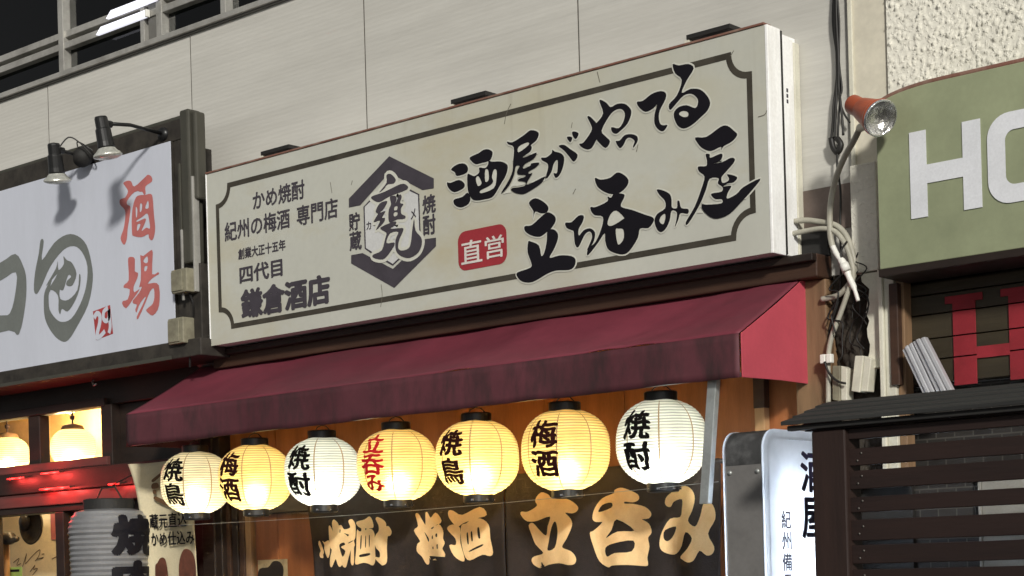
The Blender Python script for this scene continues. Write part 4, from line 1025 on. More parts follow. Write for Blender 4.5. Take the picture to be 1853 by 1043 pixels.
MB().tube([(c.x - .16, .20, c.z + .035), (c.x + .05, .20, c.z + .035), (c.x + .065, .20, c.z + .022), (c.x + .12, .20, c.z + .030)], [.040, .040, .02, .018], 14).build('head', M['iron'], ml, smooth=True)
a, b = at(16, 1027, .24), at(40, 1027, .24)
cd = box('memo_card', M['card_green'], None, a.x, b.x, .236, .240, 1.45, a.z, .001)
tag(cd, 'small green card standing before the autograph board', 'card')
MB().box(a.x + .025, b.x - .025, .2335, .2355, a.z - .03, a.z - .015).build('print', M['ink'], cd)
# bent hook on the header
h = at(176, 690, -.10)
hk = MB().tube([(h.x - .03, -.036, h.z + .03), (h.x - .03, -.09, h.z + .03), (h.x - .02, -.12, h.z - .005), (h.x, -.125, h.z - .025), (h.x + .02, -.12, h.z - .02)], .006, 8).build('hook', M['steel'], None, smooth=True)
tag(hk, 'bent steel hook on the dark header over the lit windows', 'hook')

# big grey lantern
c = Vector((at(198, 950, -.30).x, -.30, 0)); Rb = .222
bl = thing('large_lantern', (c.x, c.y, 1.3), 'large unlit grey lantern with thick black characters at the left shop', 'lantern')
def big_r(z):
    t = (z - 1.30) / (2.02 - 1.30)
    if t > .82: return .135 + (Rb - .135) * math.cos(math.asin(min(1, (t - .82) / .18))) ** .8
    return Rb - .018 * (1 - t)
prof = []
for i in range(51):
    z = 1.30 + .72 * i / 50
    prof.append((big_r(z) + (.004 if i % 2 else -.003), z))
MB().lathe((c.x, c.y, 0), prof, 56).build('skin', M['big_lantern'], bl, smooth=False)
MB().lathe((c.x, c.y, 2.02), [(.11, -.004), (.136, -.004), (.138, .0), (.138, .052), (.132, .056), (.11, .056), (.11, -.004)], 40).build('top_ring', M['black_matte'], bl, bevel=.001)
MB().tube([(c.x - .12, c.y, 2.07), (c.x - .06, c.y, 2.14), (c.x + .06, c.y, 2.14), (c.x + .12, c.y, 2.07)], .005, 6).build('handle', M['iron'], bl)
MB().tube([(c.x, c.y, 2.14), (c.x, -.06, 2.25)], .004, 6).build('cord', M['cable'], bl)
for gch, z0, z1 in (('焼', 1.76, 1.985), ('肉', 1.50, 1.735)):
    vs, tr = GLY[(gch, .06)]
    vs, tr = split_tris([Vector(((v.x - .5) * .30, z0 + (z1 - z0) * v.y, v.z)) for v in vs], tr, .03)
    out = []
    for v in vs:
        a = R(94) + v.x / Rb; r = big_r(v.y) + .006 + v.z
        out.append((c.x + r * math.sin(a), c.y - r * math.cos(a), v.y))
    MB().add(out, tr).build('brush_character', M['ink'], bl, normals=False)

# ---- left white sign
YF = -.28
ls = thing('left_sign', (-8.6, -.15, 2.78), 'white sheet signboard with grey swirl and red characters in a dark frame', 'sign')
wx1 = -7.402; wz0, wz1 = 2.876, 3.938
box('sign_sheet', M['lsign'], ls, -10.8, wx1, YF, YF + .005, wz0, wz1, .001)
box('frame', M['lframe'], ls, -10.8, -7.30, YF + .02, YF + .10, wz1 + .002, 4.050, .005)
box('frame_lip', M['grey_green'], ls, -10.8, -7.29, YF + .03, YF + .10, 4.0502, 4.070, .004)
box('frame', M['lframe'], ls, wx1 + .002, -7.300, YF + .02, YF + .10, 2.876, wz1 + .0015, .005)
box('frame', M['lframe'], ls, -10.8, -7.16, YF - .03, -.003, 2.782, wz0 - .002, .006)
box('frame', M['grey_green'], ls, -10.8, -7.40, YF - .034, YF - .0302, 2.782, 2.802, .001)
box('sign_back', M['lframe'], ls, -10.8, wx1, YF + .0055, -.003, wz0, wz1, 0)
box('post', M['grey_green'], ls, -7.298, -7.225, YF - .02, YF + .07, 3.27, 4.075, .012)
box('post', M['grey_green'], ls, -7.2248, -7.19, YF + .0, YF + .07, 3.60, 4.060, .012)
box('post', M['lframe'], ls, -7.298, -7.20, YF + .015, -.003, 2.84, 3.2698, .004)
box('gap_board', M['lframe'], ls, -7.298, -7.168, -.10, -.003, 3.2702, 3.70, 0)
box('strip', M['grey_green'], ls, -7.318, -7.3005, YF - .022, YF + .0195, 3.42, 3.80, .003)
box('strip', M['alu'], ls, -7.300, -7.286, YF - .032, YF - .0205, 3.08, 3.45, .003)
box('strip', M['alu'], ls, -7.2245, -7.212, YF - .012, YF + .0295, 3.12, 3.72, .002)
F_ = (0, 300, 3.069)
YP = YF - .0012
F2 = (200, 300, 6.95); F3 = (160, 440, 5.487)
trace([[[(165, 215), (210, 190), (260, 200), (300, 262), (430, 150), (470, 115), (515, 140), (520, 200), (440, 262), (442, 352), (420, 366), (400, 330), (370, 330), (340, 320), (280, 350), (210, 440), (210, 490), (250, 520), (240, 640), (215, 800), (205, 920), (175, 995), (140, 960), (128, 900), (165, 790), (185, 650), (180, 560), (120, 490), (118, 430), (160, 410), (185, 400), (220, 320), (170, 240)]],
       [[(320, 400), (370, 372), (440, 368), (500, 355), (530, 400), (545, 600), (562, 780), (545, 900), (515, 940), (482, 905), (475, 862), (390, 900), (290, 885), (270, 840), (268, 640), (285, 500)],
        [(373, 480), (397, 488), (392, 560), (370, 582)], [(472, 438), (478, 532), (436, 532)], [(318, 520), (337, 550), (333, 640), (320, 640)],
        [(462, 602), (488, 700), (495, 792), (450, 780), (390, 822), (440, 704), (432, 664), (342, 704), (328, 690), (400, 645)], [(340, 742), (376, 736), (356, 800), (333, 816)]]], F2, YP, M['lred'], ls, 'brush_character')
trace([[[(395, 150), (430, 138), (462, 160), (460, 280), (492, 295), (485, 350), (450, 430), (455, 490), (510, 455), (470, 520), (440, 560), (375, 650), (335, 605), (345, 575), (390, 560), (410, 460), (350, 445), (360, 410), (400, 370), (395, 220)]],
       [[(515, 120), (545, 130), (615, 75), (640, 95), (632, 310), (690, 290), (700, 310), (640, 345), (588, 405), (650, 395), (700, 420), (708, 560), (690, 660), (640, 720), (600, 700), (572, 665), (612, 630), (640, 600), (655, 540), (650, 450), (612, 480), (572, 580), (495, 752), (480, 732), (520, 650), (572, 535), (540, 560), (500, 625), (478, 690), (465, 662), (482, 612), (447, 602), (442, 570), (500, 500), (532, 432), (502, 440), (520, 370), (520, 200)],
        [(545, 175), (585, 130), (590, 190), (565, 200)], [(558, 235), (586, 230), (577, 272), (556, 280)]]], F3, YP, M['lred'], ls, 'brush_character', k=2)
trace([[[(45, 680), (215, 615), (245, 900), (75, 965)]]], F3, YP, M['seal_faded'], ls, 'seal', k=1)
mb = MB()
for pts, w in ((((58, 745), (85, 700), (115, 725), (112, 800), (92, 880), (85, 960)), .030), (((85, 945), (120, 925), (165, 875)), .026), (((195, 645), (155, 680), (150, 750), (180, 775), (205, 735), (203, 660), (212, 760), (218, 830), (205, 895)), .026)):
    q = [at(160 + x / 5.487, 440 + y / 5.487, YP) for x, y in pts]
    ribbon(mb, [(v.x, v.y) for v in smooth_pts([(v.x, v.z, 0) for v in q], 3)], w, YP - .0008 - .0003 * len(mb.f) * .01)
mb.build('seal_lettering', M['lsign'], ls, normals=False)
trace([[[(225, 415), (243, 420), (233, 525), (300, 430), (370, 383), (430, 390), (480, 440), (508, 540), (515, 640), (490, 770), (430, 890), (380, 968), (340, 975), (290, 930), (250, 850), (243, 750), (252, 690), (288, 628), (272, 700), (270, 740), (276, 800), (310, 850), (345, 868), (395, 850), (445, 770), (478, 670), (485, 560), (455, 480), (410, 447), (350, 470), (280, 560), (235, 660), (205, 712), (188, 690), (195, 590), (215, 490)]],
       [[(255, 670), (310, 572), (320, 530), (326, 580), (355, 545), (352, 503), (372, 525), (400, 540), (425, 600), (402, 665), (370, 665), (372, 640), (395, 618), (378, 610), (352, 690), (332, 690), (336, 740), (380, 745), (430, 690), (440, 605), (448, 620), (440, 690), (412, 760), (375, 810), (345, 795), (334, 825), (325, 800), (322, 722), (282, 690), (265, 740), (264, 700), (320, 600)]],
       [[(-160, 600), (0, 540), (85, 490), (130, 560), (147, 640), (140, 780), (105, 937), (50, 915), (-160, 960), (-160, 850), (0, 832), (55, 820), (85, 710), (88, 592), (0, 640), (-160, 700)]]], F_, YP, M['lgrey'], ls, 'brush_character')

# lamps on arms over the left sign
def arm_lamp(bx, by, hx, hy, Y, tilt, lab, loose=False):
    """base pixel on the frame, head pixel; the arm stands out from the wall"""
    b = at(bx, by, -.26)
    hd = at_x(hx, hy, b.x)
    t = thing('arm_lamp', (b.x, -.26, b.z - .05), lab, 'lamp', 'unlit lamps on arms above the left sign')
    MB().lathe((b.x, -.262, b.z), [(.001, .02), (.03, .018), (.036, 0)], 16, (0, -1, 0)).build('base', M['black'], t, smooth=True)
    MB().tube([(b.x, -.26, b.z), (b.x, (hd.y - .26) / 2 - .02, b.z + .01), (b.x, hd.y + .03, hd.z)], .010, 8).build('arm', M['black'], t, smooth=True)
    ax = Vector((tilt, .18, -1)).normalized(); c = Vector((b.x, hd.y, hd.z))
    MB().lathe(c, [(.001, -.035), (.030, -.03), (.034, -.02), (.034, .03), (.040, .035), (.042, .10), (.045, .125), (.040, .135), (.001, .135)], 20, ax).build('socket', M['black'], t, smooth=False, bevel=.002)
    MB().tube([c + Vector((.0, .03, 0)), c + Vector((.0, .06, .0))], .018, 10).build('knuckle', M['black'], t)
    MB().lathe(c + ax * .128, [(.040, 0), (.055, .018), (.072, .032), (.076, .040), (.074, .046), (.05, .056), (.02, .060), (.001, .061)], 28, ax).build('reflector_bulb', M['reflector'], t, smooth=True)
    if loose:
        MB().tube(smooth_pts([c + Vector((.02, 0, -.02)), c + Vector((.06, .05, .06)), c + Vector((.10, .10, .03)), c + Vector((.14, .16, -.05)), Vector((b.x, -.26, b.z))], 5), .004, 6).build('cable', M['cable'], t, smooth=True)
    return t
arm_lamp(297, 243, 184, 222, -.28, .02, 'black arm lamp at the right end of the left sign, its reflector bulb pointing down')
arm_lamp(166, 288, 98, 270, -.28, -.12, 'black arm lamp with a loose looped cable near the middle of the left sign', True)
arm_lamp(-30, 335, -125, 318, -.28, 0, 'black arm lamp over the grey lettering of the left sign')
c = at(150, 284, -.34)
t = MB().lathe(c, [(.001, -.06), (.03, -.058), (.05, -.03), (.055, .01), (.04, .045), (.001, .05)], 20, (.25, -.6, -.7)).build('transformer', M['black_matte'], None, smooth=True)
tag(t, 'rounded dark lamp housing between the two arm lamps', 'lamp housing')
MB().tube(smooth_pts([c + Vector((-.03, 0, .03)), c + Vector((-.05, 0, .09)), c + Vector((.02, 0, .06)), c + Vector((.05, .03, .03))], 4), .004, 6).build('cable', M['cable'], t)
for (x0, y0, x1, y1, lab) in ((309, 490, 338, 527, 'yellowed junction box on the frame, upper of two'), (303, 578, 332, 620, 'pale junction box low on the frame beside the red seal')):
    a, b = at(x0, y0, -.34), at(x1, y1, -.34)
    jb = thing('junction_box', ((a.x + b.x) / 2, -.30, b.z), lab, 'junction box', 'junction boxes on the left sign frame')
    box('case', M['box_cream'], jb, a.x, b.x, -.34, -.262, b.z, a.z, .006)
    box('cover', M['box_cream'], jb, a.x + .006, b.x - .03, -.346, -.3405, b.z + .01, a.z - .012, .002)
    MB().tube(smooth_pts([((a.x + b.x) / 2 + .02, -.29, b.z), ((a.x + b.x) / 2 + .05, -.29, b.z - .05), ((a.x + b.x) / 2 + .03, -.275, b.z - .12)], 4), .006, 6).build('cable', M['cable'], jb)

# ================================================================== RIGHT HAND SIDE
# ---- green sign with a gently rounded top corner
YG = -.25
gs = thing('green_sign', (-2.4, -.13, 2.70), 'olive green signboard with white letters and a rounded top on the right', 'sign')
gx0, gz0, gz1, gxr = -3.250, 2.700, 3.352, -1.7
top = [(gxr, gz1)] + [(gx0 + .26 - .26 * math.sin(R(a)), gz1 - .050 + .050 * math.cos(R(a))) for a in range(0, 91, 10)]
out = [(gx0, gz0), (gxr, gz0)] + top
MB().prism([(x, YG, z) for x, z in out], (0, .222, 0)).build('sign_body', M['green'], gs, bevel=.003)
MB().tube([(x, YG + .016, z + .007) for x, z in top], .011, 8).build('top_rim', M['rust_edge'], gs, smooth=True)
MB().tube([(x, YG + .10, z + .012) for x, z in top], .012, 8).build('top_rim', M['trim'], gs, smooth=True)
box('bottom_lip', M['dark_wood'], gs, gx0 - .002, gxr, YG - .008, -.03, gz0 - .030, gz0 - .001, .003)
box('side_strip', M['white_metal'], gs, gx0 - .014, gx0 - .0005, YG + .14, -.03, gz0 + .01, 3.26, .002)
def lp(x, y): return at(1340 + x / 3.478, y / 3.478, YG)
YGL = YG - .0016
hx0 = at(1647, 300, YGL).x
hz1, hz0 = 3.183, 2.866
hx1, hx2, hx3 = at(1677, 300, YGL).x, at(1743, 300, YGL).x, at(1776, 300, YGL).x
mb = MB().box(hx0, hx1, YGL - .003, YGL, hz0, hz1).box(hx2, hx3, YGL - .003, YGL, hz0, hz1).box(hx1, hx2, YGL - .0029, YGL, 2.987, 3.055)
mb.build('letter', M['sign_white'], gs)
# second letter: a rounded O
ox0, ox1 = at(1788, 300, YGL).x, at(1788, 300, YGL).x + .275
def rr(x0, x1, z0, z1, r, n=8):
    return arc((x0 + r, z1 - r), r, 180, 90, n) + arc((x1 - r, z1 - r), r, 90, 0, n) + arc((x1 - r, z0 + r), r, 0, -90, n) + arc((x0 + r, z0 + r), r, -90, -180, n)
o_ = rr(ox0, ox1, hz0 - .002, hz1 + .002, .085); i_ = rr(ox0 + .068, ox1 - .068, hz0 + .062, hz1 - .062, .035)
n = len(o_)
mb = MB(); mb.add([(x, YGL - .003, z) for x, z in o_] + [(x, YGL - .003, z) for x, z in i_], [(i, (i + 1) % n, (i + 1) % n + n, i + n) for i in range(n)])
mb.build('letter', M['sign_white'], gs, normals=False)

# ---- dark boarded recess with red letters
rb = thing('board_sign', (-2.5, 0, 2.28), 'dark wooden boards with tall red letters under the green sign', 'sign')
zc = 2.2802
k = 0
for zz in (2.372, 2.452, 2.545, 2.62, 2.668):
    box('board', M['dark_board'], rb, -3.262, -1.7, -.012 - .002 * (k % 2), .0395, zc + .002, zz - .002, .003)
    zc = zz; k += 1
box('frame', M['wood_beam'], rb, -3.300, -3.2625, -.10, .0395, 2.2802, 2.669, .004)
YR = -.0165
def rpx(x, y): return at(1400 + x / 2.267, 280 + y / 2.267, YR)
def rbox(x0, y0, x1, y1, e=0):
    a, b = rpx(x0, y0), rpx(x1, y1); return (a.x, b.x, YR - .006 - e, YR, b.z, a.z)
sx = [rpx(738, 750).x, rpx(832, 750).x, rpx(968, 750).x, rpx(968, 750).x + .135]
z1, z0 = rpx(780, 585).z, 2.262
zc_ = rpx(900, 805).z
mb = MB()
cuts = [z0, 2.372, 2.452, 2.545, z1]
for lo_z, hi_z in zip(cuts, cuts[1:]):
    for xa, xb_ in ((sx[0], sx[1]), (sx[2], sx[3])):
        mb.box(xa, xb_, YR - .004, YR, lo_z + .0025, hi_z - (.0025 if hi_z < z1 else 0))
for xa, xb_ in ((sx[0], sx[1]), (sx[2], sx[3])):
    mb.box(xa - .030, xb_ + .030, YR - .0048, YR - .0002, z1 - .018, z1 + .010)
mb.box(sx[1], sx[2], YR - .0035, YR - .0002, zc_ - .022, zc_ + .022)
mb.build('letter', M['red_letter'], rb, bevel=.001)
# bundle of grey louvre strips leaning in the recess
lv = thing('louvre_strips', (at(1675, 690, -.14).x, -.14, 2.28), 'two grey metal louvre strips leaning below the green sign', 'metal strips')
for i, (a, b, c, d) in enumerate((((1632, 634), (1650, 619), (1684, 693), (1662, 697)), ((1651, 619), (1673, 609), (1716, 692), (1687, 695)))):
    P = [at(*q, -.15) for q in (a, b, c, d)]
    for j in range(3):
        e0, e1 = j / 3, (j + 1) / 3 - .03
        q = [P[0].lerp(P[1], e0), P[0].lerp(P[1], e1), P[3].lerp(P[2], e1), P[3].lerp(P[2], e0)]
        lowx = (q[2] - q[1]) * .35
        q[2] = q[2] + lowx; q[3] = q[3] + lowx
        MB().prism([v + Vector((0, -.008 * (j % 2), 0)) for v in q], (0, .03, 0)).build('strip', M['louver'], lv, bevel=.003)

# ---- trim posts and broken wall between the two shop fronts
gp = thing('broken_wall', (-3.45, 0, 2.0), 'dark broken wall patch with cream trim posts beside the awning', 'wall')
def rub(u, v):
    x = -3.597 + (.262) * u; z = 1.9 + (.85) * v
    return (x, .02 - .02 * random.random() - .018 * math.sin(u * 7 + v * 9), z)
sheet(rub, 26, 60, 'rubble', M['rubble'], gp, th=.01)
box('backing', M['black_matte'], gp, -3.599, -3.301, .045, .10, 0, 2.86, 0)
box('dark_plate', M['black_matte'], gp, -3.73, -3.60, -.03, -.0065, 2.829, 2.93, .003)
a, b = at(1558, 600, -.06), at(1592, 600, -.06)
pts = []
zt_, zb_ = 2.728, 2.36
for i in range(13):
    z = zt_ + (zb_ - zt_) * i / 12
    pts.append((a.x + .035 + (-.02 if i < 2 else 0) + random.uniform(-.010, .010), -.062, z))
MB().prism([(b.x, -.062, zt_)] + pts + [(b.x, -.062, zb_)], (0, .05, 0)).build('trim_post', M['trim'], gp)
a, b = at(1593, 600, -.085), at(1619, 600, -.085)
box('trim_post', M['trim'], gp, a.x, a.x + (b.x - a.x) * .3, -.098, -.01, 1.9, 2.728, .003)
box('trim_post', M['trim'], gp, a.x + (b.x - a.x) * .3 + .001, b.x, -.085, -.01, 1.9, 2.728, .003)
box('side_post', M['wood_post'], gp, b.x + .001, b.x + .034, -.07, -.01, 1.9, 2.70, .003)
for x0, y0, x1, y1, sl, lab in ((1506, 662, 1531, 724, 0, 'short yellowed trunking stub left of the cream trim post'), (1547, 644, 1575, 708, -7, 'short cream trunking stub with a torn end by the trim post')):
    P = [at(x0, y0, -.10), at(x1, y0, -.10), at(x1 + sl, y1, -.10), at(x0 + sl, y1, -.10)]
    P[2].z -= .01
    t = thing('trunking_stub', ((P[0].x + P[1].x) / 2, -.08, P[3].z), lab, 'trunking', 'trunking stubs beside the awning')
    mid0, mid1 = P[0].lerp(P[1], .55), P[3].lerp(P[2], .55)
    MB().prism([P[0], mid0, mid1, P[3]], (0, .06, 0)).build('cover', M['box_cream'] if sl == 0 else M['trim'], t, bevel=.003)
    MB().prism([mid0 + Vector((.0008, .006, 0)), P[1] + Vector((0, .006, -.01)), P[2] + Vector((0, .006, .008)), mid1 + Vector((.0008, .006, .004))], (0, .054, 0)).build('channel', M['trim'], t, bevel=.003)

# ---- cables and conduits
cb = thing('cable_bundle', (-3.53, -.04, 3.1), 'bundle of black cables hanging down the wall above the orange lamp', 'cables')
base = [(1512, -30), (1513, 40), (1516, 110), (1517, 160)]
ends = [((1509, 185), (1507, 222), (1504, 255)), ((1513, 190), (1511, 225), (1510, 250)), ((1521, 185), (1524, 215), (1526, 245)), ((1519, 180), (1527, 205), (1538, 222)), ((1520, 178), (1517, 230), (1516, 258))]
for i, e in enumerate(ends):
    off = (i - 2) * 2.6
    pts = [at(x + off * (1 if j % 2 else .4) + random.uniform(-1.5, 1.5), y, -.026 - .006 * (i % 3)) for j, (x, y) in enumerate(base)] + [at(x, y, -.034 - .008 * (i % 3)) for x, y in e]
    MB().tube(smooth_pts(pts, 5), .0052 if i < 3 else .0042, 8).build('cable', M['cable'], cb, smooth=True)
MB().tube(smooth_pts([at(x, y, -.04) for x, y in ((1504, 250), (1508, 268), (1516, 276), (1522, 262), (1514, 250))], 4), .012, 8).build('splice', M['cable'], cb, smooth=True)
MB().tube(smooth_pts([at(x, y, -.045) for x, y in ((1516, 262), (1515, 300), (1521, 350), (1520, 420), (1522, 470), (1518, 540), (1500, 600), (1494, 660))], 5), .0045, 6).build('cable', M['cable'], cb, smooth=True)
for i in range(7):
    y0 = random.uniform(430, 560); x0 = random.uniform(1505, 1560)
    pts = [at(x0 + random.uniform(-16, 16), y0 + 22 * j + random.uniform(-8, 8), -.05 - .01 * i) for j in range(6)]
    MB().tube(smooth_pts(pts, 5), random.choice((.0028, .0036)), 6).build('cable', M['cable'], cb, smooth=True)
cd1 = thing('conduit', (-3.56, -.1, 2.8), 'pale grey conduit curving down from the orange lamp to a white connector', 'conduit')
MB().tube(smooth_pts([at(x, y, Y) for x, y, Y in ((1556, 232, -.20), (1545, 255, -.18), (1528, 285, -.14), (1512, 325, -.10), (1503, 370, -.09), (1502, 420, -.09), (1507, 448, -.09))], 6), .0118, 10).build('pipe', M['conduit'], cd1, smooth=True)
MB().tube(smooth_pts([at(x, y, -.10) for x, y in ((1507, 446), (1515, 462), (1528, 480), (1537, 503), (1545, 520), (1553, 545))], 5), [.011] * 8 + [.015] * 6 + [.012] * 7 + [.008] * 5, 10).build('connector', M['white_plastic'], cd1, smooth=True)
MB().tube([at(1527, 478, -.118), at(1532, 490, -.118)], .018, 10).build('collar', M['white_plastic'], cd1, smooth=True)
cd2 = thing('conduit', (-3.56, -.1, 2.3), 'pair of bent cream conduits running from behind the sign down past the awning', 'conduit')
MB().tube(smooth_pts([at(x, y, -.07) for x, y in ((1432, 402), (1458, 399), (1485, 402), (1512, 408), (1530, 425), (1542, 455), (1547, 490), (1536, 515), (1516, 535), (1487, 542))], 6), .0115, 10).build('pipe', M['conduit'], cd2, smooth=True)
MB().tube(smooth_pts([at(x, y, -.088) for x, y in ((1432, 424), (1460, 418), (1490, 414), (1512, 420), (1528, 440), (1540, 470), (1544, 500), (1534, 530), (1520, 570), (1505, 610), (1499, 645), (1499, 690), (1499, 730))], 6), .0105, 10).build('pipe', M['conduit'], cd2, smooth=True)
MB().tube(smooth_pts([at(x, y, -.105) for x, y in ((1533, 437), (1523, 452), (1522, 468))], 4), .004, 6).build('cable_tie', M['cable'], cd2)
for x, y in ((1489, 650), (1500, 649)):
    c = at(x, y, -.11)
    box('clip', M['white_plastic'], cd2, c.x - .012, c.x + .012, -.115, -.09, c.z - .018, c.z + .018, .004)
MB().tube(smooth_pts([at(x, y, -.115) for x, y in ((1492, 655), (1500, 675), (1515, 690), (1530, 694))], 5), .005, 6).build('cable', M['cable'], cd2, smooth=True)

# ---- orange spotlight
c0, c1 = at(1545, 190, -.33), at(1599, 228, -.40)
ax = (c1 - c0).normalized(); ln_ = (c1 - c0).length
ax = Vector((ax.x * .9 + .25, -.42, ax.z)).normalized()
sp = thing('spotlight', c0 - Vector((0, 0, .12)), 'orange cone spotlight with a silver lens clamped beside the green sign', 'spotlight')
MB().lathe(c0, [(.001, -.012), (.033, -.012), (.036, -.006), (.036, .052), (.042, .06), (.050, .10), (.061, .155), (.068, .168), (.068, .177), (.063, .178)], 32, ax).build('housing', M['orange'], sp, smooth=False, bevel=.001)
MB().lathe(c0, [(.0675, .1785), (.069, .186), (.063, .189), (.060, .182), (.042, .160), (.026, .150), (.001, .147)], 32, ax).build('reflector', M['silver'], sp, smooth=True)
MB().lathe(c0, [(.063, .190), (.05, .199), (.026, .205), (.001, .207)], 32, ax).build('lens', M['clear'], sp, smooth=True)
k1 = c0 + ax * .09 + Vector((0, .05, -.03))
MB().tube([k1, at(1556, 232, -.20)], .016, 10).build('bracket', M['conduit'], sp, smooth=True)
MB().tube([k1 + Vector((0, -.05, .03)), k1], .02, 10).build('knuckle', M['black'], sp, smooth=True)

M['box_tube'] = emit('box_sign_tube', (.86, .92, 1.0), 22.0)
M['lit_face'] = paper('translucent_acrylic', (.80, .86, .95), .85, .2, hoopamt=0, forward=0)
# ---- lit box sign standing before the shop front
bx = thing('light_box_sign', (-3.65, -.35, 0), 'glowing white box sign with dark characters and a grey metal edge', 'light box')
LXa, LXb, LYf, LYb, LZt = -3.728, -3.566, -.60, -.10, 2.112
def bxloop(y0, y1, z0, z1, r, n=8):
    return arc((y0 + r, z1 - r), r, 180, 90, n) + arc((y1 - r, z1 - r), r, 90, 0, n) + [(y1, z0), (y0, z0)]
lpts = bxloop(LYf, LYb, .08, LZt, .075)
nl = len(lpts)
sh = MB().add([(LXa, y, z) for y, z in lpts] + [(LXb, y, z) for y, z in lpts], [(i, (i + 1) % nl, (i + 1) % nl + nl, i + nl) for i in range(nl)]).build('body', M['box_grey'], bx)
so = sh.modifiers.new('thickness', 'SOLIDIFY'); so.thickness = .003
for ty in (-.43, -.25):
    MB().tube([((LXa + LXb) / 2, ty, .2), ((LXa + LXb) / 2, ty, 1.95)], .012, 10).build('tube', M['box_tube'], bx, smooth=True)
cap = arc((LYf + .075, LZt - .075), .0765, 180, 90, 8)
capo = [(LYf - .0015, 1.985)] + cap + [(LYb - .1, LZt + .0015)]
MB().add([(LXa + .001, y, z) for y, z in capo] + [(LXb - .001, y, z) for y, z in capo], [(i, i + 1, i + 1 + len(capo), i + len(capo)) for i in range(len(capo) - 1)]).build('corner_cap', M['box_dark'], bx, smooth=True)
for xx in (LXa + .02, LXb - .02):
    MB().lathe((xx, LYf - .001, 1.958), [(.001, .006), (.008, .005), (.009, 0)], 10, (0, -1, 0)).build('screw', M['steel'], bx, smooth=True)
for xa, d in ((LXb, .010), (LXa, -.010)):
    lo_, li_ = bxloop(LYf - .004, LYb + .004, .085, LZt + .004, .079), bxloop(LYf + .030, LYb - .030, .115, LZt - .030, .055)
    nl = len(lo_)
    MB().add([(xa + d, y, z) for y, z in lo_] + [(xa + d, y, z) for y, z in li_] + [(xa, y, z) for y, z in lo_], [(i, (i + 1) % nl, (i + 1) % nl + nl, i + nl) for i in range(nl)] + [(i, (i + 1) % nl, (i + 1) % nl + 2 * nl, i + 2 * nl) for i in range(nl)]).build('face_rim', M['lit_face'], bx)
    MB().add([(xa + d * .6, y, z) for y, z in li_], [tuple(range(nl))]).build('face', M['lit_face'], bx)
XF = LXb + .010 + .001
def face_text(s, off, y0, y1, z0, z1):
    vs, tr = GLY[(s, off)]
    MB().add([(XF + v.z, y0 + (y1 - y0) * v.x, z0 + (z1 - z0) * v.y) for v in vs], tr).build('lettering', M['navy'], bx, normals=False)
def fz(x, y): return at_x(1280 + x / 2.588, 640 + y / 2.588, XF)
a, b = fz(345, 735), fz(392, 820)
sp_ = 0
for i, ch in enumerate('紀州備長炭'):
    z1 = a.z - i * (fz(345, 735).z - fz(345, 835).z)
    face_text(ch, .02, a.y, b.y, z1 - (a.z - b.z), z1)
a = fz(432, 455)
for i, ch in enumerate('酒屋'):
    z1 = a.z - i * .40 * 1.0 * ((fz(432, 455).z - fz(432, 672).z) / .40)
    hh = (fz(432, 455).z - fz(432, 650).z)
    face_text(ch, .03, a.y, a.y + .20, z1 - hh, z1)
box('foot', M['black_matte'], bx, LXa - .05, LXb + .05, LYf + .02, LYf + .12, 0.001, .079, .004)
box('foot', M['black_matte'], bx, LXa - .05, LXb + .05, LYb - .12, LYb - .02, 0.001, .079, .004)

# ---- roofed slatted notice board
YM = -1.0
mbd = thing('notice_board', (-2.5, YM, 0), 'dark timber slatted notice board with a small charcoal roof at lower right', 'notice board')
def mp(x, y, Y=YM): return at(1400 + x / 4.0905, 680 + y / 4.0905, Y)
rx0, rx1 = mp(98, 412).x, -1.55
zf0, zf1 = mp(98, 412).z, mp(98, 372).z
rt = at_x(1500, 733, rx0)                       # rear top corner of the roof
ny = 4
for i in range(ny):                              # lapped roof boards
    e0, e1 = i / ny, (i + 1) / ny
    ya, yb = YM - .02 + (rt.y - YM + .02) * e0, YM - .02 + (rt.y - YM + .02) * (e1 + .06)
    za, zb = zf1 + (rt.z - zf1) * e0, zf1 + (rt.z - zf1) * (e1 + .03)
    MB().prism([(rx0 - .012, ya, za), (rx0 - .012, ya, za + .014), (rx0 - .012, yb, zb + .010), (rx0 - .012, yb, zb - .004)], (rx1 - rx0, 0, 0)).build('roof_board', M['roof_board'], mbd, bevel=.002)
box('fascia', M['black_matte'], mbd, rx0, rx1, YM, YM + .03, zf0, zf1 - .001, .003)
MB().prism([(rx0 + .02, YM + .031, zf0 + .006), (rx0 + .02, YM + .031, zf1 - .004), (rx0 + .02, rt.y, rt.z - .02), (rx0 + .02, rt.y, zf0 + .006)], (.03, 0, 0)).build('gable_board', M['menu_wood'], mbd)
box('soffit', M['menu_wood'], mbd, rx0 + .051, rx1, YM + .031, rt.y, zf0 - .004, zf0 + .006, 0)
px0, px1 = at(1471, 900, YM + .02).x, at(1532, 900, YM + .02).x
box('post', M['menu_post'], mbd, px0, px1, YM + .02, YM + .12, 0, zf0 - .005, .006)
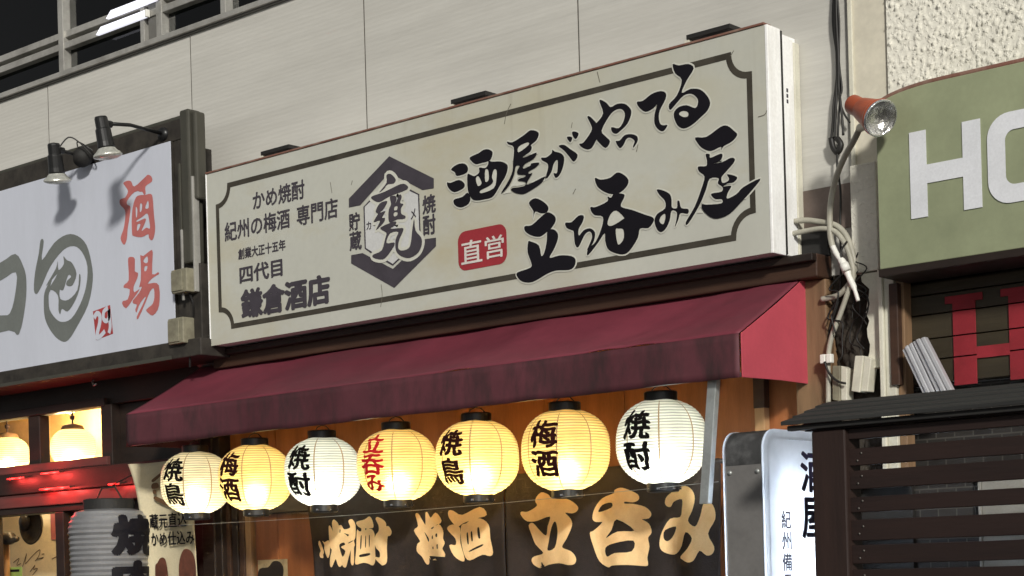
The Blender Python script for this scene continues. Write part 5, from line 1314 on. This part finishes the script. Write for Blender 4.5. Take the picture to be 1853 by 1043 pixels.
box('post', M['menu_post'], mbd, -1.75, -1.65, YM + .02, YM + .12, 0, zf0 - .005, .006)
yt = [(812, 843), (852, 886), (900, 928), (941, 979), (987, 1021), (1031, 1066)]
YSL = YM + .045
for y0, y1 in yt:
    z1, z0 = at(1550, y0, YSL).z, at(1550, y1, YSL).z
    sag = [random.uniform(-.0025, .0025) for _ in range(3)]
    xs_ = [px1 - .002, -2.55, -2.1, -1.751]; dz = [0] + sag[:2] + [0]
    mb_ = MB(); vv = []
    for x_, d_ in zip(xs_, dz): vv += [(x_, YSL, z0 + d_), (x_, YSL, z1 + d_), (x_, YSL + .022, z1 + d_), (x_, YSL + .022, z0 + d_)]
    ff = [(0, 1, 2, 3), (12, 13, 14, 15)] + [(4 * i + j, 4 * i + (j + 1) % 4, 4 * i + 4 + (j + 1) % 4, 4 * i + 4 + j) for i in range(3) for j in range(4)]
    sl_ = mb_.add(vv, ff).build('slat', M['menu_wood'], mbd, bevel=.003)
    for xn in (px1 + .03, px1 + .045):
        MB().lathe((xn, YSL - .0005, (z0 + z1) / 2 + (.012 if xn > px1 + .04 else -.012)), [(.001, .003), (.004, .002), (.0045, 0)], 8, (0, -1, 0)).build('nail', M['nail'], sl_, smooth=True)
zz = at(1550, 1066, YSL).z - .02
while zz > .25:
    box('slat', M['menu_wood'], mbd, px1 - .002, -1.751, YSL, YSL + .022, zz - .062, zz, .003); zz -= .081
box('top_rail', M['menu_wood'], mbd, px1 - .002, -1.751, YSL - .004, YSL + .03, at(1550, 795, YSL).z, zf0 - .006, .003)
# pale panel on the wall behind the slats
M['pale_grey'] = mat('grimy_panel', (.26, .25, .22), .6, var=.2, scale=6)
pp = thing('pale_panel', (-2.2, .03, .9), 'pale panel on the wall seen through the notice board slats', 'panel')
box('sheet', M['pale_grey'], pp, at(1776, 900, .03).x, -1.5, .03, .058, .9, at(1776, 840, .03).z, .003)
box('edge', M['alu'], pp, at(1776, 900, .03).x - .012, at(1776, 900, .03).x - .0005, .025, .058, .9, at(1776, 840, .03).z, .002)
